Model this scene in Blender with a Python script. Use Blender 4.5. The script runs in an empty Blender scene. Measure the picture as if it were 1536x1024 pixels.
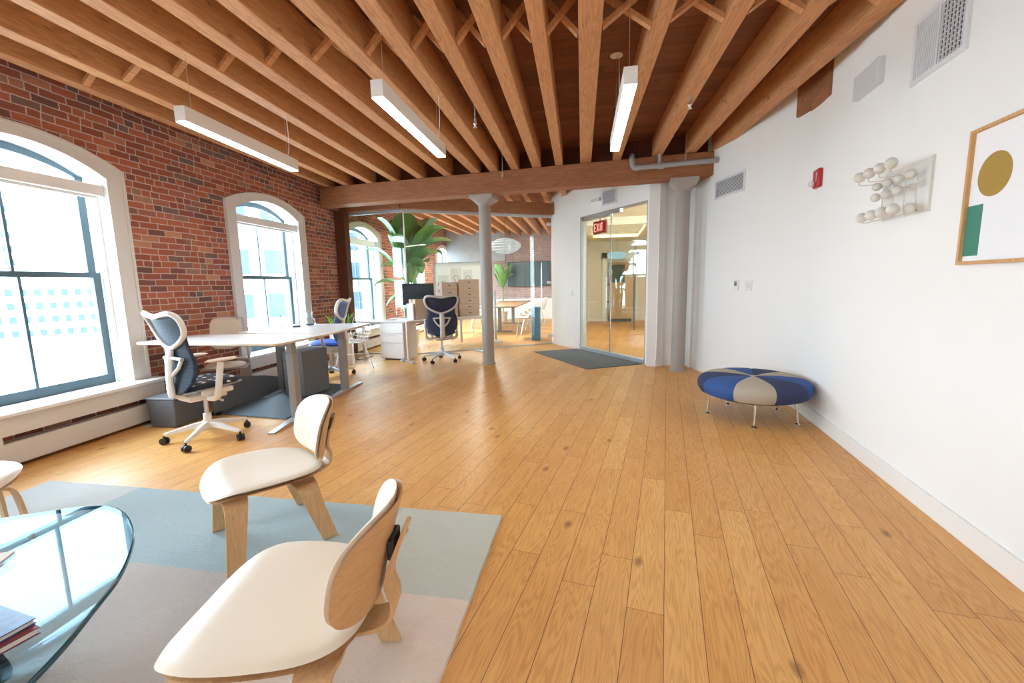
import bpy, bmesh, math, random
from mathutils import Vector, Matrix
random.seed(7)
C = bpy.context.scene.collection
R = math.radians
sin, cos, pi = math.sin, math.cos, math.pi

# ---------------------------------------------------------------- materials
def srgb(r, g, b):
    f = lambda c: (c/255/12.92) if c/255 <= .04045 else ((c/255+.055)/1.055)**2.4
    return (f(r), f(g), f(b), 1)

class NT:
    def __init__(s, name):
        s.m = bpy.data.materials.new(name); s.m.use_nodes = True
        s.t = s.m.node_tree; s.t.nodes.clear()
        s.out = s.n('ShaderNodeOutputMaterial')
    def n(s, kind, **kw):
        nd = s.t.nodes.new(kind)
        for k, v in kw.items():
            if k.startswith('i_'):
                nd.inputs[k[2:].replace('_', ' ')].default_value = v
            else: setattr(nd, k, v)
        return nd
    def l(s, a, b): s.t.links.new(a, b)
    def put(s, sock, v):
        if hasattr(v, 'is_output'): s.l(v, sock)
        else: sock.default_value = v
    def math(s, op, a, b=None, c=None):
        nd = s.n('ShaderNodeMath', operation=op); s.put(nd.inputs[0], a)
        if b is not None: s.put(nd.inputs[1], b)
        if c is not None: s.put(nd.inputs[2], c)
        return nd.outputs[0]
    def comb(s, x, y, z):
        nd = s.n('ShaderNodeCombineXYZ')
        for i, v in enumerate((x, y, z)): s.put(nd.inputs[i], v)
        return nd.outputs[0]
    def obj(s):
        tc = s.n('ShaderNodeTexCoord'); sp = s.n('ShaderNodeSeparateXYZ'); s.l(tc.outputs['Object'], sp.inputs[0])
        return tc.outputs['Object'], sp.outputs
    def white(s, vec):
        nd = s.n('ShaderNodeTexWhiteNoise', noise_dimensions='3D'); s.put(nd.inputs['Vector'], vec); return nd.outputs['Value']
    def noise(s, vec, scale=5, detail=3, rough=.5, dist=0):
        nd = s.n('ShaderNodeTexNoise'); s.put(nd.inputs['Vector'], vec)
        nd.inputs['Scale'].default_value = scale; nd.inputs['Detail'].default_value = detail
        nd.inputs['Roughness'].default_value = rough; nd.inputs['Distortion'].default_value = dist
        return nd.outputs['Fac']
    def ramp(s, fac, stops, interp='LINEAR'):
        nd = s.n('ShaderNodeValToRGB'); nd.color_ramp.interpolation = interp
        el = nd.color_ramp.elements
        while len(el) < len(stops): el.new(.5)
        for e, (p, c) in zip(el, stops): e.position = p; e.color = c if len(c) == 4 else (*c, 1)
        s.put(nd.inputs[0], fac); return nd.outputs[0]
    def mix(s, f, a, b, mode='MIX'):
        nd = s.n('ShaderNodeMix', data_type='RGBA', blend_type=mode)
        s.put(nd.inputs[0], f); s.put(nd.inputs[6], a); s.put(nd.inputs[7], b); return nd.outputs[2]
    def bsdf(s, col, rough=.5, metal=0, bump=None, bstr=.2, bdist=.01, spec=.5, **kw):
        p = s.n('ShaderNodeBsdfPrincipled')
        s.put(p.inputs['Base Color'], col); s.put(p.inputs['Roughness'], rough); s.put(p.inputs['Metallic'], metal)
        p.inputs['Specular IOR Level'].default_value = spec
        for k, v in kw.items(): s.put(p.inputs[k.replace('_', ' ')], v)
        if bump is not None:
            b = s.n('ShaderNodeBump'); b.inputs['Strength'].default_value = bstr; b.inputs['Distance'].default_value = bdist
            s.l(bump, b.inputs['Height']); s.l(b.outputs[0], p.inputs['Normal'])
        s.l(p.outputs[0], s.out.inputs[0]); return s.m

def mat(name, col, rough=.5, metal=0, spec=.5, mottle=0.05, scale=8, bump=0, **kw):
    t = NT(name); o, _ = t.obj()
    nz = t.noise(o, scale, 3)
    a = tuple(min(1, c*(1-mottle)) for c in col[:3])+(1,); b = tuple(min(1, c*(1+mottle)) for c in col[:3])+(1,)
    c = t.mix(nz, a, b)
    return t.bsdf(c, rough, metal, bump=t.noise(o, scale*12, 2) if bump else None, bstr=bump, bdist=.004, spec=spec, **kw)

def emit(name, col, st):
    t = NT(name); e = t.n('ShaderNodeEmission'); e.inputs[0].default_value = col; e.inputs[1].default_value = st
    t.l(e.outputs[0], t.out.inputs[0]); return t.m

def glass(name, tint=(1, 1, 1, 1), ior=1.45, rough=0.0, coat=(1, 1, 1, 1)):
    t = NT(name); tr = t.n('ShaderNodeBsdfTransparent'); tr.inputs[0].default_value = tint
    gl = t.n('ShaderNodeBsdfGlossy'); gl.inputs['Roughness'].default_value = rough; gl.inputs[0].default_value = coat  # coat only tints the reflected light
    fr = t.n('ShaderNodeFresnel'); ge = t.n('ShaderNodeNewGeometry')
    t.l(t.math('ADD', ior, t.math('MULTIPLY', ge.outputs['Backfacing'], 1/ior-ior)), fr.inputs[0])   # same reflectance from both faces
    mx = t.n('ShaderNodeMixShader'); t.l(fr.outputs[0], mx.inputs[0]); t.l(tr.outputs[0], mx.inputs[1]); t.l(gl.outputs[0], mx.inputs[2])
    t.l(mx.outputs[0], t.out.inputs[0]); return t.m

def planks(name, ang, w, L, stops, off=0.0, rough=.42, gap=.0016, grain=.55, knots=True):
    t = NT(name); o, xyz = t.obj()
    ca, sa = cos(ang), sin(ang)
    u = t.math('SUBTRACT', t.math('MULTIPLY', xyz[0], ca), t.math('MULTIPLY', xyz[1], sa))
    v = t.math('ADD', t.math('MULTIPLY', xyz[0], sa), t.math('MULTIPLY', xyz[1], ca))
    uu = t.math('DIVIDE', t.math('SUBTRACT', u, off), w)
    i = t.math('FLOOR', uu); fu = t.math('FRACT', uu)
    r1 = t.white(t.comb(i, 3.7, 1.1))
    vv = t.math('ADD', t.math('DIVIDE', v, L), t.math('MULTIPLY', r1, 7.3))
    j = t.math('FLOOR', vv); fv = t.math('FRACT', vv)
    idn = t.white(t.comb(i, j, 5.5)); id2 = t.white(t.comb(j, i, 9.5))
    base = t.ramp(idn, stops)
    # cathedral grain: contour lines of a stretched noise field
    gv = t.comb(t.math('ADD', t.math('MULTIPLY', u, 5.5), t.math('MULTIPLY', idn, 40)), t.math('MULTIPLY', v, .42), t.math('MULTIPLY', id2, 30))
    nz = t.noise(gv, 1.3, 3, .55)
    ring = t.math('ABSOLUTE', t.math('SINE', t.math('MULTIPLY', nz, 85)))
    ring = t.math('POWER', ring, 3)
    fine = t.noise(t.comb(t.math('MULTIPLY', u, 160), t.math('MULTIPLY', v, 7), idn), 1, 2)
    broad = t.noise(t.comb(t.math('MULTIPLY', u, 5), t.math('MULTIPLY', v, 1.6), id2), 1.5, 3)
    f = t.math('ADD', t.math('MULTIPLY', ring, grain*.9), t.math('MULTIPLY', t.math('SUBTRACT', fine, .45), .45))
    dark = t.mix(1, base, (.70, .56, .40, 1), 'MULTIPLY')
    col = t.mix(t.math('MAXIMUM', f, 0), base, dark)
    col = t.mix(t.math('MULTIPLY', t.math('SUBTRACT', broad, .4), 1.1), col, t.mix(1, col, (.84, .72, .55, 1), 'MULTIPLY'))
    if knots:
        vo = t.n('ShaderNodeTexVoronoi', voronoi_dimensions='2D'); vo.inputs['Scale'].default_value = 1
        t.l(t.comb(t.math('MULTIPLY', u, 3.1), t.math('MULTIPLY', v, 1.5), 0.0), vo.inputs['Vector'])
        kn = t.math('ADD', vo.outputs['Distance'], t.math('MULTIPLY', t.noise(o, 30, 3), .06))
        kf = t.ramp(kn, [(.05, (1, 1, 1)), (.12, (0, 0, 0))])
        pick = t.math('LESS_THAN', t.white(vo.outputs['Position']), .16)
        col = t.mix(t.math('MULTIPLY', t.math('MULTIPLY', kf, pick), .7), col, (.17, .065, .015, 1))
    g1 = t.math('LESS_THAN', t.math('MULTIPLY', t.math('MINIMUM', fu, t.math('SUBTRACT', 1, fu)), w), gap)
    g2 = t.math('LESS_THAN', t.math('MULTIPLY', t.math('MINIMUM', fv, t.math('SUBTRACT', 1, fv)), L), gap*.8)
    g = t.math('MAXIMUM', g1, g2)
    col = t.mix(t.math('MULTIPLY', g, .9), col, (.12, .045, .012, 1))
    rg = t.math('ADD', rough, t.math('MULTIPLY', t.math('SUBTRACT', broad, .5), .12))
    return t.bsdf(col, rg, bump=t.math('SUBTRACT', 1, g), bstr=.15, bdist=.002, spec=.45)

def bricks(name, bl=.215, bh=.0715, wash=0.0):
    t = NT(name); o, xyz = t.obj()
    wob = t.noise(o, 2.2, 3)
    wx = t.noise(o, 11, 2)
    z = t.math('ADD', xyz[2], t.math('MULTIPLY', t.math('SUBTRACT', wob, .5), .03))
    z = t.math('ADD', z, t.math('MULTIPLY', t.math('SUBTRACT', wx, .5), .010))
    rr = t.math('DIVIDE', z, bh); row = t.math('FLOOR', rr); fz = t.math('FRACT', rr)
    off = t.math('ADD', t.math('MULTIPLY', t.math('MODULO', row, 2), .5), t.math('MULTIPLY', t.white(t.comb(row, 2.0, 8.0)), .35))
    xx = t.math('ADD', t.math('DIVIDE', t.math('ADD', xyz[0], t.math('MULTIPLY', wx, .018)), bl), off)
    c0 = t.math('FLOOR', xx); fx = t.math('FRACT', xx)
    # some bricks are laid as headers: split the cell in two
    sp = t.math('LESS_THAN', t.white(t.comb(c0, row, 77.0)), .22)
    fx2 = t.math('FRACT', t.math('MULTIPLY', fx, 2))
    half = t.math('MULTIPLY', sp, t.math('FLOOR', t.math('MULTIPLY', fx, 2)))
    idn = t.white(t.comb(t.math('ADD', c0, t.math('MULTIPLY', half, .5)), row, 1.0))
    dx = t.math('MULTIPLY', t.math('MINIMUM', fx, t.math('SUBTRACT', 1, fx)), bl)
    dx2 = t.math('MULTIPLY', t.math('MINIMUM', fx2, t.math('SUBTRACT', 1, fx2)), bl/2)
    dxm = t.math('MINIMUM', dx, t.math('ADD', dx2, t.math('MULTIPLY', t.math('SUBTRACT', 1, sp), 1)))
    dz = t.math('MULTIPLY', t.math('MINIMUM', fz, t.math('SUBTRACT', 1, fz)), bh)
    d = t.math('SUBTRACT', t.math('MINIMUM', dxm, dz), t.math('MULTIPLY', t.math('SUBTRACT', t.noise(o, 40, 3), .5), .006))
    mort = t.ramp(d, [(.0028, (1, 1, 1)), (.0062, (0, 0, 0))])
    col = t.ramp(idn, [(0, srgb(118, 86, 82)), (.14, srgb(148, 90, 76)), (.34, srgb(168, 98, 76)), (.55, srgb(188, 112, 84)), (.72, srgb(152, 86, 70)), (.84, srgb(204, 144, 112)), (.93, srgb(120, 102, 96)), (1, srgb(178, 110, 88))])
    col = t.mix(t.math('MULTIPLY', t.noise(o, 26, 4), .5), col, t.mix(1, col, (.62, .55, .55, 1), 'MULTIPLY'))
    st = t.ramp(t.noise(o, 1.3, 4), [(.63, (0, 0, 0)), (.72, (1, 1, 1))])
    col = t.mix(t.math('MULTIPLY', st, .35), col, srgb(178, 158, 128))
    mc = t.mix(t.noise(o, 14, 3), srgb(190, 168, 156), srgb(220, 202, 190))
    out = t.mix(mort, col, mc)
    if wash: out = t.mix(wash, out, srgb(205, 198, 200))
    return t.bsdf(out, .85, bump=t.math('SUBTRACT', t.math('MULTIPLY', t.noise(o, 60, 3), .4), mort), bstr=.55, bdist=.008, spec=.25)

def timber(name, c1, c2, c3, axis=1, scale=1.0, rough=.6):
    """sawn wood with grain along a local axis"""
    t = NT(name); o, xyz = t.obj()
    oi = t.n('ShaderNodeObjectInfo')
    k = [9*scale]*3; k[axis] = .7*scale
    v = t.comb(*[t.math('ADD', t.math('MULTIPLY', xyz[i], k[i]), t.math('MULTIPLY', oi.outputs['Random'], 13.7*(i+1))) for i in range(3)])
    n1 = t.noise(v, 1, 4, .6, .3)
    ring = t.math('POWER', t.math('ABSOLUTE', t.math('SINE', t.math('MULTIPLY', n1, 34))), 2)
    col = t.mix(n1, c1, c2)
    col = t.mix(t.math('MULTIPLY', ring, .32), col, c3)
    kk = [22*scale]*3; kk[axis] = 5*scale
    nick = t.ramp(t.noise(t.comb(*[t.math('MULTIPLY', xyz[i], kk[i]) for i in range(3)]), 1, 2), [(.69, (0, 0, 0)), (.75, (1, 1, 1))])
    col = t.mix(t.math('MULTIPLY', nick, .45), col, (c3[0]*.35, c3[1]*.3, c3[2]*.3, 1))
    return t.bsdf(col, rough, bump=n1, bstr=.25, bdist=.004, spec=.3)

def rug_mat(name):
    t = NT(name); o, xyz = t.obj()
    w = t.math('MULTIPLY', t.math('SUBTRACT', t.noise(o, 25, 3), .5), .012)
    u = t.math('ADD', xyz[0], w); v = t.math('ADD', xyz[1], w)
    far = t.math('GREATER_THAN', v, -.735)
    c_far = t.mix(t.math('GREATER_THAN', u, -.65), t.mix(t.math('GREATER_THAN', u, -2.72), srgb(216, 218, 215), srgb(184, 204, 208)), srgb(214, 217, 204))
    c_near = t.mix(t.math('GREATER_THAN', u, -.72), srgb(216, 202, 194), srgb(246, 226, 208))
    col = t.mix(far, c_near, c_far)
    pile = t.noise(o, 190, 3, .7); big = t.noise(t.comb(t.math('MULTIPLY', xyz[0], 1), t.math('MULTIPLY', xyz[1], 2.4), 0.0), 14, 4, .6, 1.2)
    col = t.mix(t.math('MULTIPLY', pile, .30), col, t.mix(1, col, (.6, .6, .6, 1), 'MULTIPLY'))
    col = t.mix(t.math('MULTIPLY', big, .34), col, t.mix(1, col, (.62, .62, .64, 1), 'MULTIPLY'))
    h = t.math('ADD', t.math('MULTIPLY', pile, .5), big)
    return t.bsdf(col, .95, bump=h, bstr=.9, bdist=.012, spec=.1, Sheen_Weight=.2)

M = {}
M['floor'] = planks('oak_floor', R(19.84), .1575, 1.35,
    [(0, srgb(220, 164, 94)), (.25, srgb(226, 171, 100)), (.5, srgb(231, 177, 106)), (.75, srgb(223, 167, 96)), (1, srgb(237, 187, 116))], off=.0261)
M['brick'] = bricks('old_red_brick')
M['brick_far'] = bricks('washed_brick', wash=.40)
M['joist'] = timber('joist_pine', srgb(192, 136, 90), srgb(218, 160, 110), srgb(132, 78, 44))
M['beam'] = timber('beam_timber', srgb(150, 98, 68), srgb(174, 116, 80), srgb(98, 58, 38), axis=0)
M['deck'] = planks('ceiling_deck', R(90+9.1), .14, 3.0, [(0, srgb(128, 82, 56)), (.5, srgb(142, 92, 62)), (1, srgb(118, 74, 52))], rough=.8, gap=.004, grain=.4)
M['darkwood'] = timber('dark_post', srgb(92, 50, 34), srgb(110, 62, 42), srgb(60, 30, 20), axis=2)
M['white'] = mat('white_wall_paint', srgb(240, 239, 236), .85, spec=.2, mottle=.012, scale=2, bump=.04)
M['trim'] = mat('white_trim_paint', srgb(238, 237, 233), .45, mottle=.01)
M['casing'] = mat('cream_casing_paint', srgb(216, 210, 203), .5, mottle=.015)
M['sash'] = mat('slate_blue_sash', srgb(78, 100, 112), .4, mottle=.05)
M['column'] = mat('grey_iron_paint', srgb(160, 153, 146), .45, mottle=.03)
M['pipe'] = mat('grey_pipe_paint', srgb(160, 160, 162), .45, mottle=.03)
M['glass'] = glass('window_glass', (.97, .99, 1, 1), 1.35)
M['partition'] = glass('partition_glass', (.93, .97, .96, 1), 1.45)
M['doorglass'] = glass('door_glass', (.86, .88, .83, 1), 1.5)
M['clear'] = glass('clear_glass', (.93, .96, .97, 1), 1.6)
M['tabletop'] = glass('table_glass', (.80, .90, .92, 1), 1.38, 0, (.36, .54, .70, 1))  # reflection dimmed and tinted sky blue in the colour, no real coating
M['glassedge'] = mat('table_glass_edge', srgb(26, 74, 86), .1, mottle=.2)
M['chrome'] = mat('chrome', (.8, .8, .8, 1), .12, 1)
M['alu'] = mat('brushed_aluminium', (.72, .73, .74, 1), .3, 1)
M['steelgrey'] = mat('grey_desk_leg', srgb(146, 143, 141), .42, mottle=.02)
M['silver'] = mat('silver_foot', srgb(190, 196, 202), .3, .4)
M['whiteplastic'] = mat('white_plastic', srgb(232, 229, 224), .35, mottle=.015)
M['shellgrey'] = mat('warm_grey_plastic', srgb(196, 190, 182), .4, mottle=.015)
M['black'] = mat('black_rubber', srgb(30, 31, 34), .5)
M['darkgrey'] = mat('charcoal', srgb(92, 95, 100), .6)
M['slate'] = mat('slate_panel', srgb(112, 115, 120), .6)
M['matblue'] = mat('blue_grey_mat', srgb(92, 108, 122), .6, bump=.2)
M['doormat'] = mat('grey_door_mat', srgb(104, 110, 114), .95, mottle=.18, scale=90, bump=.5)
M['leather'] = mat('cream_leather', srgb(230, 218, 200), .42, mottle=.015, bump=.06)
M['cream'] = mat('cream_upholstery', srgb(226, 212, 194), .7, mottle=.03)
M['ply'] = timber('ash_plywood', srgb(206, 166, 118), srgb(218, 180, 134), srgb(180, 136, 90), axis=2, rough=.4)
M['plyx'] = timber('ash_plywood_flat', srgb(202, 160, 114), srgb(214, 174, 130), srgb(178, 134, 92), axis=0, rough=.4)
M['deskedge'] = mat('ply_desk_edge', srgb(214, 186, 156), .5)
M['desktop'] = mat('white_laminate', srgb(238, 236, 234), .28, mottle=.01)
M['offwhite'] = mat('offwhite_metal', srgb(222, 214, 208), .4, mottle=.01)
M['led'] = emit('led_diffuser', (1, .95, .86, 1), 7)
M['panelgrey'] = mat('panel_box_grey', srgb(214, 216, 218), .45, mottle=.01)
M['fixture'] = mat('white_fixture', srgb(236, 235, 232), .4, mottle=.01)
M['red'] = mat('alarm_red', srgb(184, 30, 42), .35)
M['lens'] = mat('clear_lens', srgb(214, 212, 214), .1)
M['hole'] = mat('vent_void', srgb(44, 46, 50), .9)
M['vent'] = mat('white_vent', srgb(224, 226, 230), .4, mottle=.02)
M['rack'] = mat('ivory_rack', srgb(214, 210, 200), .35, mottle=.02)
M['acrylic'] = glass('rack_acrylic', (.97, .97, .965, 1), 1.12)
M['frame'] = timber('oak_frame', srgb(206, 160, 108), srgb(218, 176, 124), srgb(176, 126, 78), axis=2)
M['paper'] = mat('print_paper', srgb(240, 240, 242), .6, mottle=.008)
M['gold'] = mat('gold_disc', srgb(170, 138, 62), .7, mottle=.16, scale=60)
M['green'] = mat('green_block', srgb(64, 132, 112), .7, mottle=.06, scale=40)
M['navy'] = mat('navy_wool', srgb(52, 62, 98), .9, mottle=.12, scale=120, bump=.3)
M['blue'] = mat('blue_wool', srgb(52, 88, 150), .9, mottle=.12, scale=120, bump=.3)
M['beige'] = mat('beige_wool', srgb(178, 168, 152), .9, mottle=.14, scale=120, bump=.3)
M['seatblue'] = mat('blue_seat', srgb(46, 82, 160), .7, mottle=.08)
M['screen'] = mat('black_screen', srgb(34, 42, 50), .2)
M['tv'] = mat('tv_screen', srgb(64, 84, 94), .25)
M['card'] = mat('cardboard', srgb(206, 182, 158), .8, mottle=.06)
M['tape'] = mat('brown_tape', srgb(120, 92, 72), .5)
M['bin'] = mat('blue_bin', srgb(72, 132, 168), .5)
M['leaf'] = mat('banana_leaf', srgb(92, 150, 66), .4, mottle=.4, scale=5, Transmission_Weight=.12)
M['leaf2'] = mat('grass_leaf', srgb(120, 168, 70), .5, mottle=.3, scale=5)
M['stalk'] = mat('plant_stalk', srgb(120, 148, 96), .5, mottle=.2)
M['pot'] = mat('white_pot', srgb(232, 228, 222), .5)
M['soil'] = mat('dark_soil', srgb(60, 46, 36), .95, mottle=.3, scale=40)
M['table_wood'] = timber('walnut_top', srgb(150, 112, 84), srgb(172, 134, 104), srgb(120, 84, 60), axis=0, rough=.4)
M['lamp'] = emit('paper_lamp', (1, .97, .92, 1), .13)
M['hallwall'] = mat('hall_wall_paint', srgb(232, 226, 206), .8, mottle=.015)
M['halldoor'] = timber('maple_cabinet', srgb(200, 168, 128), srgb(214, 184, 146), srgb(170, 134, 96), axis=2)
M['poster'] = mat('dark_poster', srgb(84, 86, 88), .6, mottle=.4, scale=14)
M['tray'] = emit('lit_ceiling_tray', (1, .76, .48, 1), .20)
M['hall_tray'] = mat('tray_paint', srgb(244, 222, 176), .8)
M['downlight'] = emit('downlight', (1, .93, .8, 1), 6)
M['exitface'] = emit('exit_letters', (1, .42, .38, 1), .4)
M['exitbox'] = mat('exit_box', srgb(120, 40, 40), .4)
M['exitred'] = emit('exit_face', (1, .06, .05, 1), .07)
M['cyan'] = emit('cyan_globe', (.62, .88, 1, 1), .18)
M['whiteboard'] = mat('whiteboard', srgb(232, 228, 222), .3)
M['ink'] = mat('marker_ink', srgb(110, 112, 112), .6)
M['sketch'] = mat('pinned_sketch', srgb(214, 206, 196), .7)
M['bookblue'] = mat('book_blue_cover', srgb(46, 78, 128), .35, mottle=.7, scale=40)
M['bookpage'] = mat('book_pages', srgb(226, 220, 210), .8)
M['bookred'] = mat('maroon_book', srgb(120, 48, 62), .5)
M['extwall'] = mat('pale_facade', srgb(226, 226, 222), .9, mottle=.03, scale=.3)
M['extwall2'] = mat('buff_facade', srgb(214, 206, 196), .9, mottle=.04, scale=.3)
M['extglass'] = mat('facade_glass', srgb(56, 68, 80), .6, spec=.15)
M['street'] = mat('pale_street', srgb(206, 204, 200), .9, mottle=.1, scale=.2)
M['flagred'] = mat('red_banner', srgb(190, 60, 80), .8)
M['rug'] = rug_mat('patchwork_rug')

def mirra_mesh_mat(name, c1, c2, dots=False):
    t = NT(name); o, xyz = t.obj()
    if dots:
        vo = t.n('ShaderNodeTexVoronoi'); vo.inputs['Scale'].default_value = 13; vo.inputs['Randomness'].default_value = .55
        t.l(o, vo.inputs['Vector'])
        f = t.ramp(vo.outputs['Distance'], [(.22, (1, 1, 1)), (.27, (0, 0, 0))])
    else:
        a = t.math('SINE', t.math('MULTIPLY', xyz[0], 330)); b = t.math('SINE', t.math('MULTIPLY', xyz[2], 260))
        f = t.ramp(t.math('MULTIPLY', a, b), [(.25, (0, 0, 0)), (.75, (1, 1, 1))])
    return t.bsdf(t.mix(f, c1, c2), .7)
M['mesh_weave'] = mirra_mesh_mat('navy_weave', srgb(16, 26, 42), srgb(60, 80, 102))
M['mesh_plain'] = mirra_mesh_mat('navy_membrane', srgb(36, 42, 66), srgb(46, 54, 80))
M['mesh_blue'] = mirra_mesh_mat('blue_membrane', srgb(88, 112, 170), srgb(108, 132, 188))
M['dots'] = mirra_mesh_mat('dotted_navy', srgb(34, 42, 56), srgb(224, 212, 196), True)

# ---------------------------------------------------------------- mesh helpers
I4 = Matrix.Identity(4)
class MB:
    def __init__(s): s.b = bmesh.new(); s.f = 0
    def box(s, lo, hi, m=I4):
        x0, y0, z0 = lo; x1, y1, z1 = hi
        v = [s.b.verts.new(m @ Vector(p)) for p in ((x0,y0,z0),(x1,y0,z0),(x1,y1,z0),(x0,y1,z0),(x0,y0,z1),(x1,y0,z1),(x1,y1,z1),(x0,y1,z1))]
        for q in ((3,2,1,0),(4,5,6,7),(0,1,5,4),(1,2,6,5),(2,3,7,6),(3,0,4,7)): s.b.faces.new([v[i] for i in q])
        return s
    def loft(s, rings, closed=True, caps=True):
        rs = [[s.b.verts.new(p) for p in r] for r in rings]
        n = len(rs[0])
        for a, b in zip(rs, rs[1:]):
            for i in range(n if closed else n-1):
                j = (i+1) % n
                try: s.b.faces.new((a[i], a[j], b[j], b[i]))
                except ValueError: pass
        if caps and closed:
            s.b.faces.new(list(reversed(rs[0]))); s.b.faces.new(rs[-1])
        return s
    def prism(s, poly, z0, z1, m=I4):
        return s.loft([[m @ Vector((x, y, z0)) for x, y in poly], [m @ Vector((x, y, z1)) for x, y in poly]])
    def prismy(s, poly, y0, y1, m=I4):   # polygon in x,z extruded along y
        return s.loft([[m @ Vector((x, y0, z)) for x, z in poly], [m @ Vector((x, y1, z)) for x, z in poly]])
    def tube(s, pts, r, seg=8, closed=False, flat=1.0, up=None):
        pts = [Vector(p) for p in pts]; n = len(pts)
        rr = r if isinstance(r, (list, tuple)) else [r]*n
        rings = []; prev = None
        for i, p in enumerate(pts):
            if closed: t = (pts[(i+1) % n]-pts[i-1])
            else: t = pts[min(i+1, n-1)]-pts[max(i-1, 0)]
            if t.length < 1e-9: t = Vector((0, 0, 1))
            t.normalize()
            if prev is None:
                a = Vector(up) if up else (Vector((0, 0, 1)) if abs(t.z) < .9 else Vector((1, 0, 0)))
            else: a = prev
            a = (a - t*a.dot(t)); a.normalize(); prev = a; b = t.cross(a)
            rings.append([p + a*cos(2*pi*k/seg)*rr[i]*flat + b*sin(2*pi*k/seg)*rr[i] for k in range(seg)])
        if closed: rings.append(rings[0])
        return s.loft(rings, True, not closed)
    def cyl(s, p0, p1, r0, r1=None, seg=16): return s.tube([p0, p1], [r0, r1 if r1 is not None else r0], seg)
    def lathe(s, prof, seg=24, m=I4):
        return s.loft([[m @ Vector((r*cos(2*pi*k/seg), r*sin(2*pi*k/seg), z)) for k in range(seg)] for r, z in prof])
    def ball(s, c, r, seg=12, sc=(1, 1, 1)):
        pr = [(max(.02, sin(pi*i/seg)), -cos(pi*i/seg)) for i in range(seg+1)]
        return s.lathe(pr, seg+4, Matrix.Translation(Vector(c)) @ Matrix.Diagonal((r*sc[0], r*sc[1], r*sc[2], 1)))
    def strip(s, path, wdir, widths, th):
        """flat bar following a path: wdir is the width direction, th the thickness"""
        path = [Vector(p) for p in path]; w = Vector(wdir).normalized(); n = len(path); rings = []
        ww = widths if isinstance(widths, (list, tuple)) else [widths]*n
        for i, p in enumerate(path):
            t = (path[min(i+1, n-1)]-path[max(i-1, 0)]).normalized(); nn = t.cross(w).normalized(); h = ww[i]/2
            rings.append([p+w*h+nn*th/2, p-w*h+nn*th/2, p-w*h-nn*th/2, p+w*h-nn*th/2])
        return s.loft(rings)
    def pad(s, outline, surf, t_top, t_bot, nr=10, nt=48, edge=4):
        """cushion/shell: outline(theta)->(x,y) at r=1, surf(x,y)->(point, normal)"""
        top, bot = [], []
        for i in range(nr+1):
            r = (i/nr)**.7; k = max(0.0, 1-r**edge)**.5
            ra, rb = [], []
            for j in range(nt):
                x, y = outline(2*pi*j/nt); p, n = surf(x*r, y*r)
                ra.append(p+n*t_top*k); rb.append(p-n*t_bot*k)
            top.append(ra); bot.append(rb)
        tv = [[s.b.verts.new(p) for p in r] for r in top[1:]]; c = s.b.verts.new(top[0][0])
        bv = [[s.b.verts.new(p) for p in r] for r in bot[1:-1]]; cb = s.b.verts.new(bot[0][0]); bv.append(tv[-1])
        for rings, cc, fl in ((tv, c, 0), (bv, cb, 1)):
            for j in range(nt):
                q = (cc, rings[0][j], rings[0][(j+1) % nt]); s.b.faces.new(q if not fl else q[::-1])
            for a, b in zip(rings, rings[1:]):
                for j in range(nt):
                    k = (j+1) % nt; q = (a[j], b[j], b[k], a[k]); s.b.faces.new(q if not fl else q[::-1])
        return s
    def build(s, name, m, parent=None, smooth=True, bevel=0, seg=2, loc=None, rz=0, kind=None, sub=0):
        bmesh.ops.recalc_face_normals(s.b, faces=s.b.faces)
        me = bpy.data.meshes.new(name); s.b.to_mesh(me); s.b.free()
        if m is not None: me.materials.append(M[m] if isinstance(m, str) else m)
        if smooth:
            for p in me.polygons: p.use_smooth = True
            try: me.set_sharp_from_angle(angle=R(38))
            except Exception: pass
        o = bpy.data.objects.new(name, me); C.objects.link(o)
        if parent is not None: o.parent = parent
        if loc is not None: o.location = loc
        if rz: o.rotation_euler = (0, 0, rz)
        if kind: o['kind'] = kind
        if bevel:
            b = o.modifiers.new('bevel', 'BEVEL'); b.width = bevel; b.segments = seg; b.limit_method = 'ANGLE'; b.angle_limit = R(40)
        if sub:
            b = o.modifiers.new('sub', 'SUBSURF'); b.levels = sub; b.render_levels = sub
        return o

def tag(o, label, cat, group=None, kind=None):
    o['label'] = label; o['category'] = cat
    if group: o['group'] = group
    if kind: o['kind'] = kind
    return o
def thing(name, label, cat, loc=(0, 0, 0), rz=0, group=None, scale=1):
    if not isinstance(scale, tuple): scale = (scale,)*3
    o = bpy.data.objects.new(name, None); C.objects.link(o); o.empty_display_size = .1
    o.location = loc; o.rotation_euler = (0, 0, rz); o.scale = scale
    return tag(o, label, cat, group)
def struct_root(name, loc=(0, 0, 0), rz=0):
    o = bpy.data.objects.new(name, None); C.objects.link(o); o.location = loc; o.rotation_euler = (0, 0, rz); o['kind'] = 'structure'; return o
def dup(root, loc, rz, label=None, name=None):
    def cp(o, par):
        c = o.copy(); C.objects.link(c)
        if par is not None: c.parent = par
        for ch in list(o.children): cp(ch, c)
        return c
    r = cp(root, None); r.location = loc; r.rotation_euler = (0, 0, rz)
    if label: r['label'] = label
    if name: r.name = name
    return r
def ang2(a, b): return math.atan2(b[1]-a[1], b[0]-a[0])
def catmull(P, n=8, closed=False):
    P = [Vector(p) for p in P]; out = []; N = len(P)
    for i in range(N if closed else N-1):
        p0 = P[i-1] if (closed or i > 0) else P[0]; p1 = P[i]; p2 = P[(i+1) % N]; p3 = P[(i+2) % N] if (closed or i+2 < N) else P[-1]
        for k in range(n):
            t = k/n
            out.append(.5*((2*p1)+(-p0+p2)*t+(2*p0-5*p1+4*p2-p3)*t*t+(-p0+3*p1-3*p2+p3)*t**3))
    if not closed: out.append(P[-1])
    return out

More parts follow.
